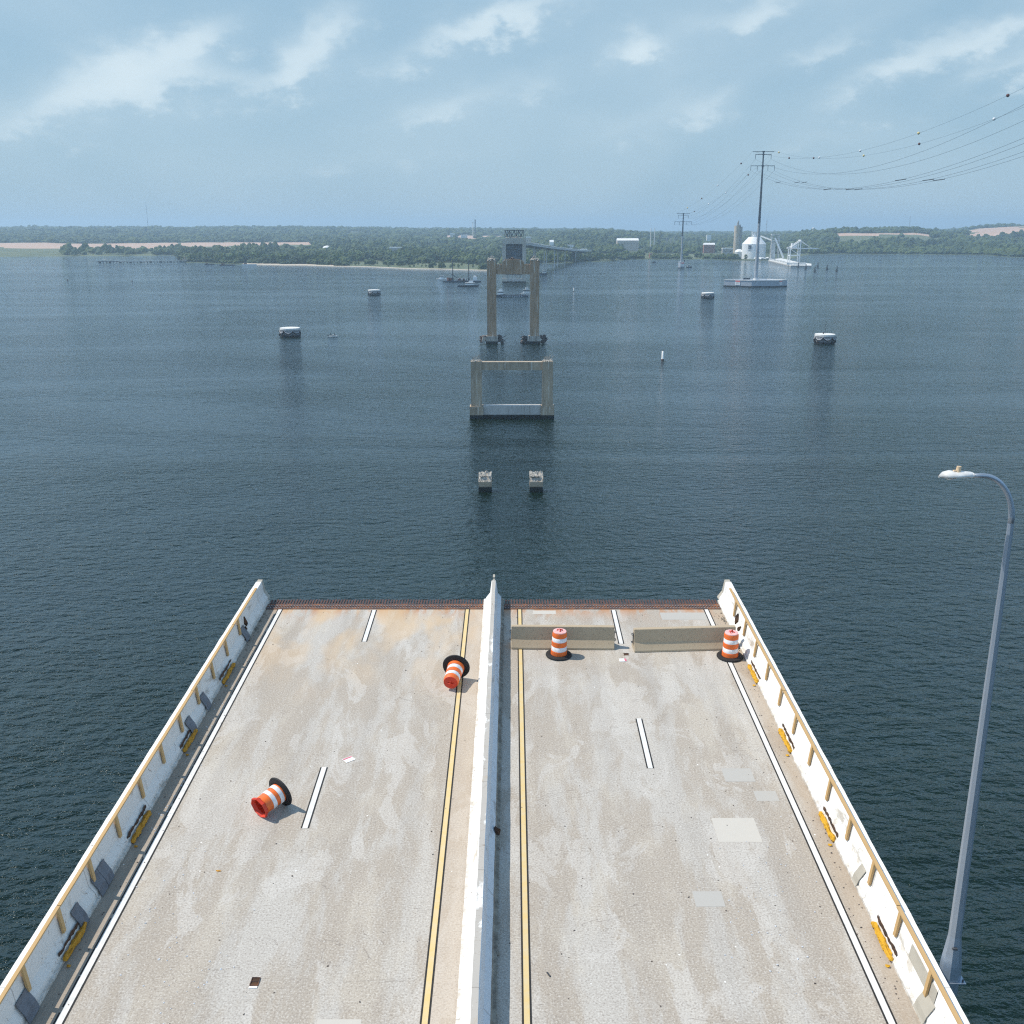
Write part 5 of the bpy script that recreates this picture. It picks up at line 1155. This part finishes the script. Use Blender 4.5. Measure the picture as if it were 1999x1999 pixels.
building(1104, 1120, 478, 485, 2450, 'long low white shed behind the viaduct end', 'roof_white', 'dull_white')
building(1134, 1146, 486, 491, 2150, 'small white shed at the end of the viaduct', 'roof_white', 'dull_white')
building(760, 790, 482.5, 492, 2150, 'cluster of white roofs showing between the trees of the peninsula', 'roof_white', 'silo_grey')
building(879, 888, 455, 466, 3900, 'white block building left of the red dirt slope', 'roof_white', 'dull_white')
building(900, 912, 458, 467, 3880, 'white factory building beside the tall chimney', 'roof_white', 'dull_white')
building(1380, 1388, 459, 466, 3300, 'small white house far behind the shore between the pylons', 'roof_white', 'white_steel')
building(1957, 1978, 457, 464, 3300, 'grey shed in front of the dirt hill at the right edge', 'silo_grey', 'silo_grey')
building(1268, 1276, 494, 501, 2080, 'tiny red shed at the foot of the two bare poles', 'roof_tan', 'brick_red')
p = wp(639, 484, 2300); root = empty('domed_roof', (p.x, 2300, p.z - 4), 'white domed roof rising from the trees of the peninsula', 'building'); o = MB(); o.lathe([(10, 0), (10, 4), (8.5, 6.5), (5, 8.2), (.5, 9)], 24); o.build('roof', 'roof_white', root, True)
# chimney and stacks
def stack(px, y0, y1, D, r, label, mat, name='chimney', cat='chimney', ring=True):
    t = wp(px, y0, D); bz = lz(px, D) - 2; root = empty(name, (t.x, D, bz), label, cat); o = MB(); o.cyl((0, 0, 0), (0, 0, t.z - bz), r * 1.25, r, 12); o.build('shaft', mat, root)
    if ring: o = MB(); o.cyl((0, 0, t.z - bz - 1), (0, 0, t.z - bz + .3), r * 1.15, n=12); o.build('rim', 'dark_steel', root)
    return root
stack(927.5, 428.7, 465, 3900, 2.0, 'tall dark chimney on the far ridge left of the massive pier', 'pylon_dark'); stack(923, 434, 465, 3920, 1.2, 'thin pale stack just left of the tall dark chimney', 'dull_white')
stack(1271, 445, 494, 2500, .9, 'left one of two bare grey poles near the shore', 'cell_top', 'steel_pole', 'pole', False); stack(1278.2, 445, 494, 2490, .9, 'right one of two bare grey poles near the shore', 'cell_top', 'steel_pole', 'pole', False)
for px, y0, lab in ((1289, 452, 'dark transmission tower right of the two bare poles'), (1302, 462, 'first of the small pale towers behind the farther pylon'), (1310, 464, 'second of the small pale towers behind the farther pylon'), (1317, 463, 'third of the small pale towers behind the farther pylon')):
    t = wp(px, y0, 2700); bz = lz(px, 2700); h_ = t.z - bz; root = empty('lattice_tower', (t.x, 2700, bz), lab, 'transmission tower', 'transmission towers near the shore'); o = MB()
    for sx, sy in ((-1, -1), (1, -1), (1, 1), (-1, 1)): o.tube([(sx * 3, sy * 3, 0), (sx * .6, sy * .6, h_)], .22, 4)
    for i in range(6): z = h_ * i / 6; k_ = 3 - 2.4 * i / 6; o.tube([(-k_, -k_, z), (k_, -k_, z + h_ / 6)], .14, 4); o.tube([(k_, -k_, z), (-k_, -k_, z + h_ / 6)], .14, 4)
    o.build('lattice', 'pylon_grey' if px > 1295 else 'pylon_dark', root); o = MB(); o.box(0, 0, h_ * .9, 9, .3, .3); o.box(0, 0, h_ * .75, 11, .3, .3); o.build('cross_arm', 'pylon_grey', root)
def mast(px, y0, D, lab):
    t = wp(px, y0, D); bz = lz(px, D); h_ = t.z - bz; root = empty('radio_mast', (t.x, D, bz), lab, 'radio mast', 'radio masts on the horizon'); o = MB()
    for a_ in range(3): x, y = 1.2 * math.cos(a_ * 2.09), 1.2 * math.sin(a_ * 2.09); o.tube([(x, y, 0), (x * .7, y * .7, h_ * .9)], .3, 4)
    for i in range(int(h_ / 4)): a_ = i * 2.09; o.tube([(1.1 * math.cos(a_), 1.1 * math.sin(a_), i * 4), (1.1 * math.cos(a_ + 2.09), 1.1 * math.sin(a_ + 2.09), i * 4 + 4)], .2, 4)
    o.cyl((0, 0, h_ * .88), (0, 0, h_), .25, n=5); o.build('lattice', 'pylon_grey', root)
    o = MB(); o.box(0, 0, h_ * .3, 3.5, 3.5, 3); o.build('antenna', 'dark_steel', root)
mast(284.5, 395, 5000, 'tall thin radio mast on the left horizon'); mast(1777.6, 419, 4200, 'thin radio mast between the two right hand hills'); mast(1497.5, 424, 3300, 'radio mast just right of the tall pylon above the silo roof'); mast(724, 442, 4600, 'short mast on the horizon above the peninsula')
t = wp(1587.5, 444, 3300); bz = lz(1587.5, 3300); h_ = t.z - bz; root = empty('water_tower', (t.x, 3300, bz), 'small white water tower on the ridge right of the gantry crane', 'water tower'); o = MB(); o.cyl((0, 0, 0), (0, 0, h_ - 5), 1.6, 1.3, 10); o.build('shaft', 'white_steel', root); o = MB(); o.rock((0, 0, h_ - 3), 3.6, 1, 2, .8, 0); o.build('bowl', 'white_steel', root, True)
# jetty on the left
a_ = ground(190, 513.8); c_ = ground(393, 511.5); root = empty('jetty', (a_.x, a_.y, 0), 'long low jetty on dark piles reaching left from the wooded peninsula', 'jetty'); d = c_ - a_; Lj = d.length; an = math.atan2(d.y, d.x); root.rotation_euler = (0, 0, an); root.matrix_basis = T((a_.x, a_.y, 0)) @ Matrix.Rotation(an, 4, 'Z')
o = MB(); o.box(Lj / 2, 0, 2.3, Lj, 3, .8); o.build('walkway', 'silo_grey', root); o = MB(); o.box(17, 0, 2.5, 35, 7, 1.2); o.build('head_platform', 'hull_dark', root)
o = MB()
for i in range(30):
    x = 4 + i * (Lj - 6) / 30; o.box(x, 0, .9, 1.4 if i % 3 else 4, 2.6, 2.4)
o.build('piles', 'pile_dark', root); o = MB()
for x in (9, 15): o.box(x, 0, 4.6, .3, .3, 3.6)
o.box(12, 0, 6.6, 9, 5, .4, 0, .6); o.build('shelter', 'silo_grey', root); o = MB(); o.box(Lj * .84, 0, 4, 8, 3, 3); o.cyl((Lj * .84, 0, 4), (Lj * .84, 0, 11), .5, n=6); o.box(Lj * .84 + 2, 0, 8, 3, .4, .4); o.build('loading_arm', 'silo_tan', root)
o = MB(); o.box(Lj * .92, 0, 3.3, Lj * .13, 4, 1.0); o.build('root_deck', 'pile_dark', root)

# ------------------------------------------------------------------ haze: the humid air of the place
k = bpy.data.materials.new('haze'); k.use_nodes = True; t_ = k.node_tree
for n_ in list(t_.nodes): t_.nodes.remove(n_)
vol = t_.nodes.new('ShaderNodeVolumePrincipled'); vol.inputs['Density'].default_value = HAZE; vol.inputs['Color'].default_value = HAZECOL + (1,); vol.inputs['Anisotropy'].default_value = 0.2
mo = t_.nodes.new('ShaderNodeOutputMaterial'); t_.links.new(vol.outputs[0], mo.inputs['Volume']); MAT['haze'] = k
o = MB(); o.box(0, 0, 73, 30000, 30000, 156); hzo = o.build('haze', 'haze'); tag(hzo, 'pale blue summer haze over the water and far shores', 'haze', kind='stuff')
for q in protos: pass
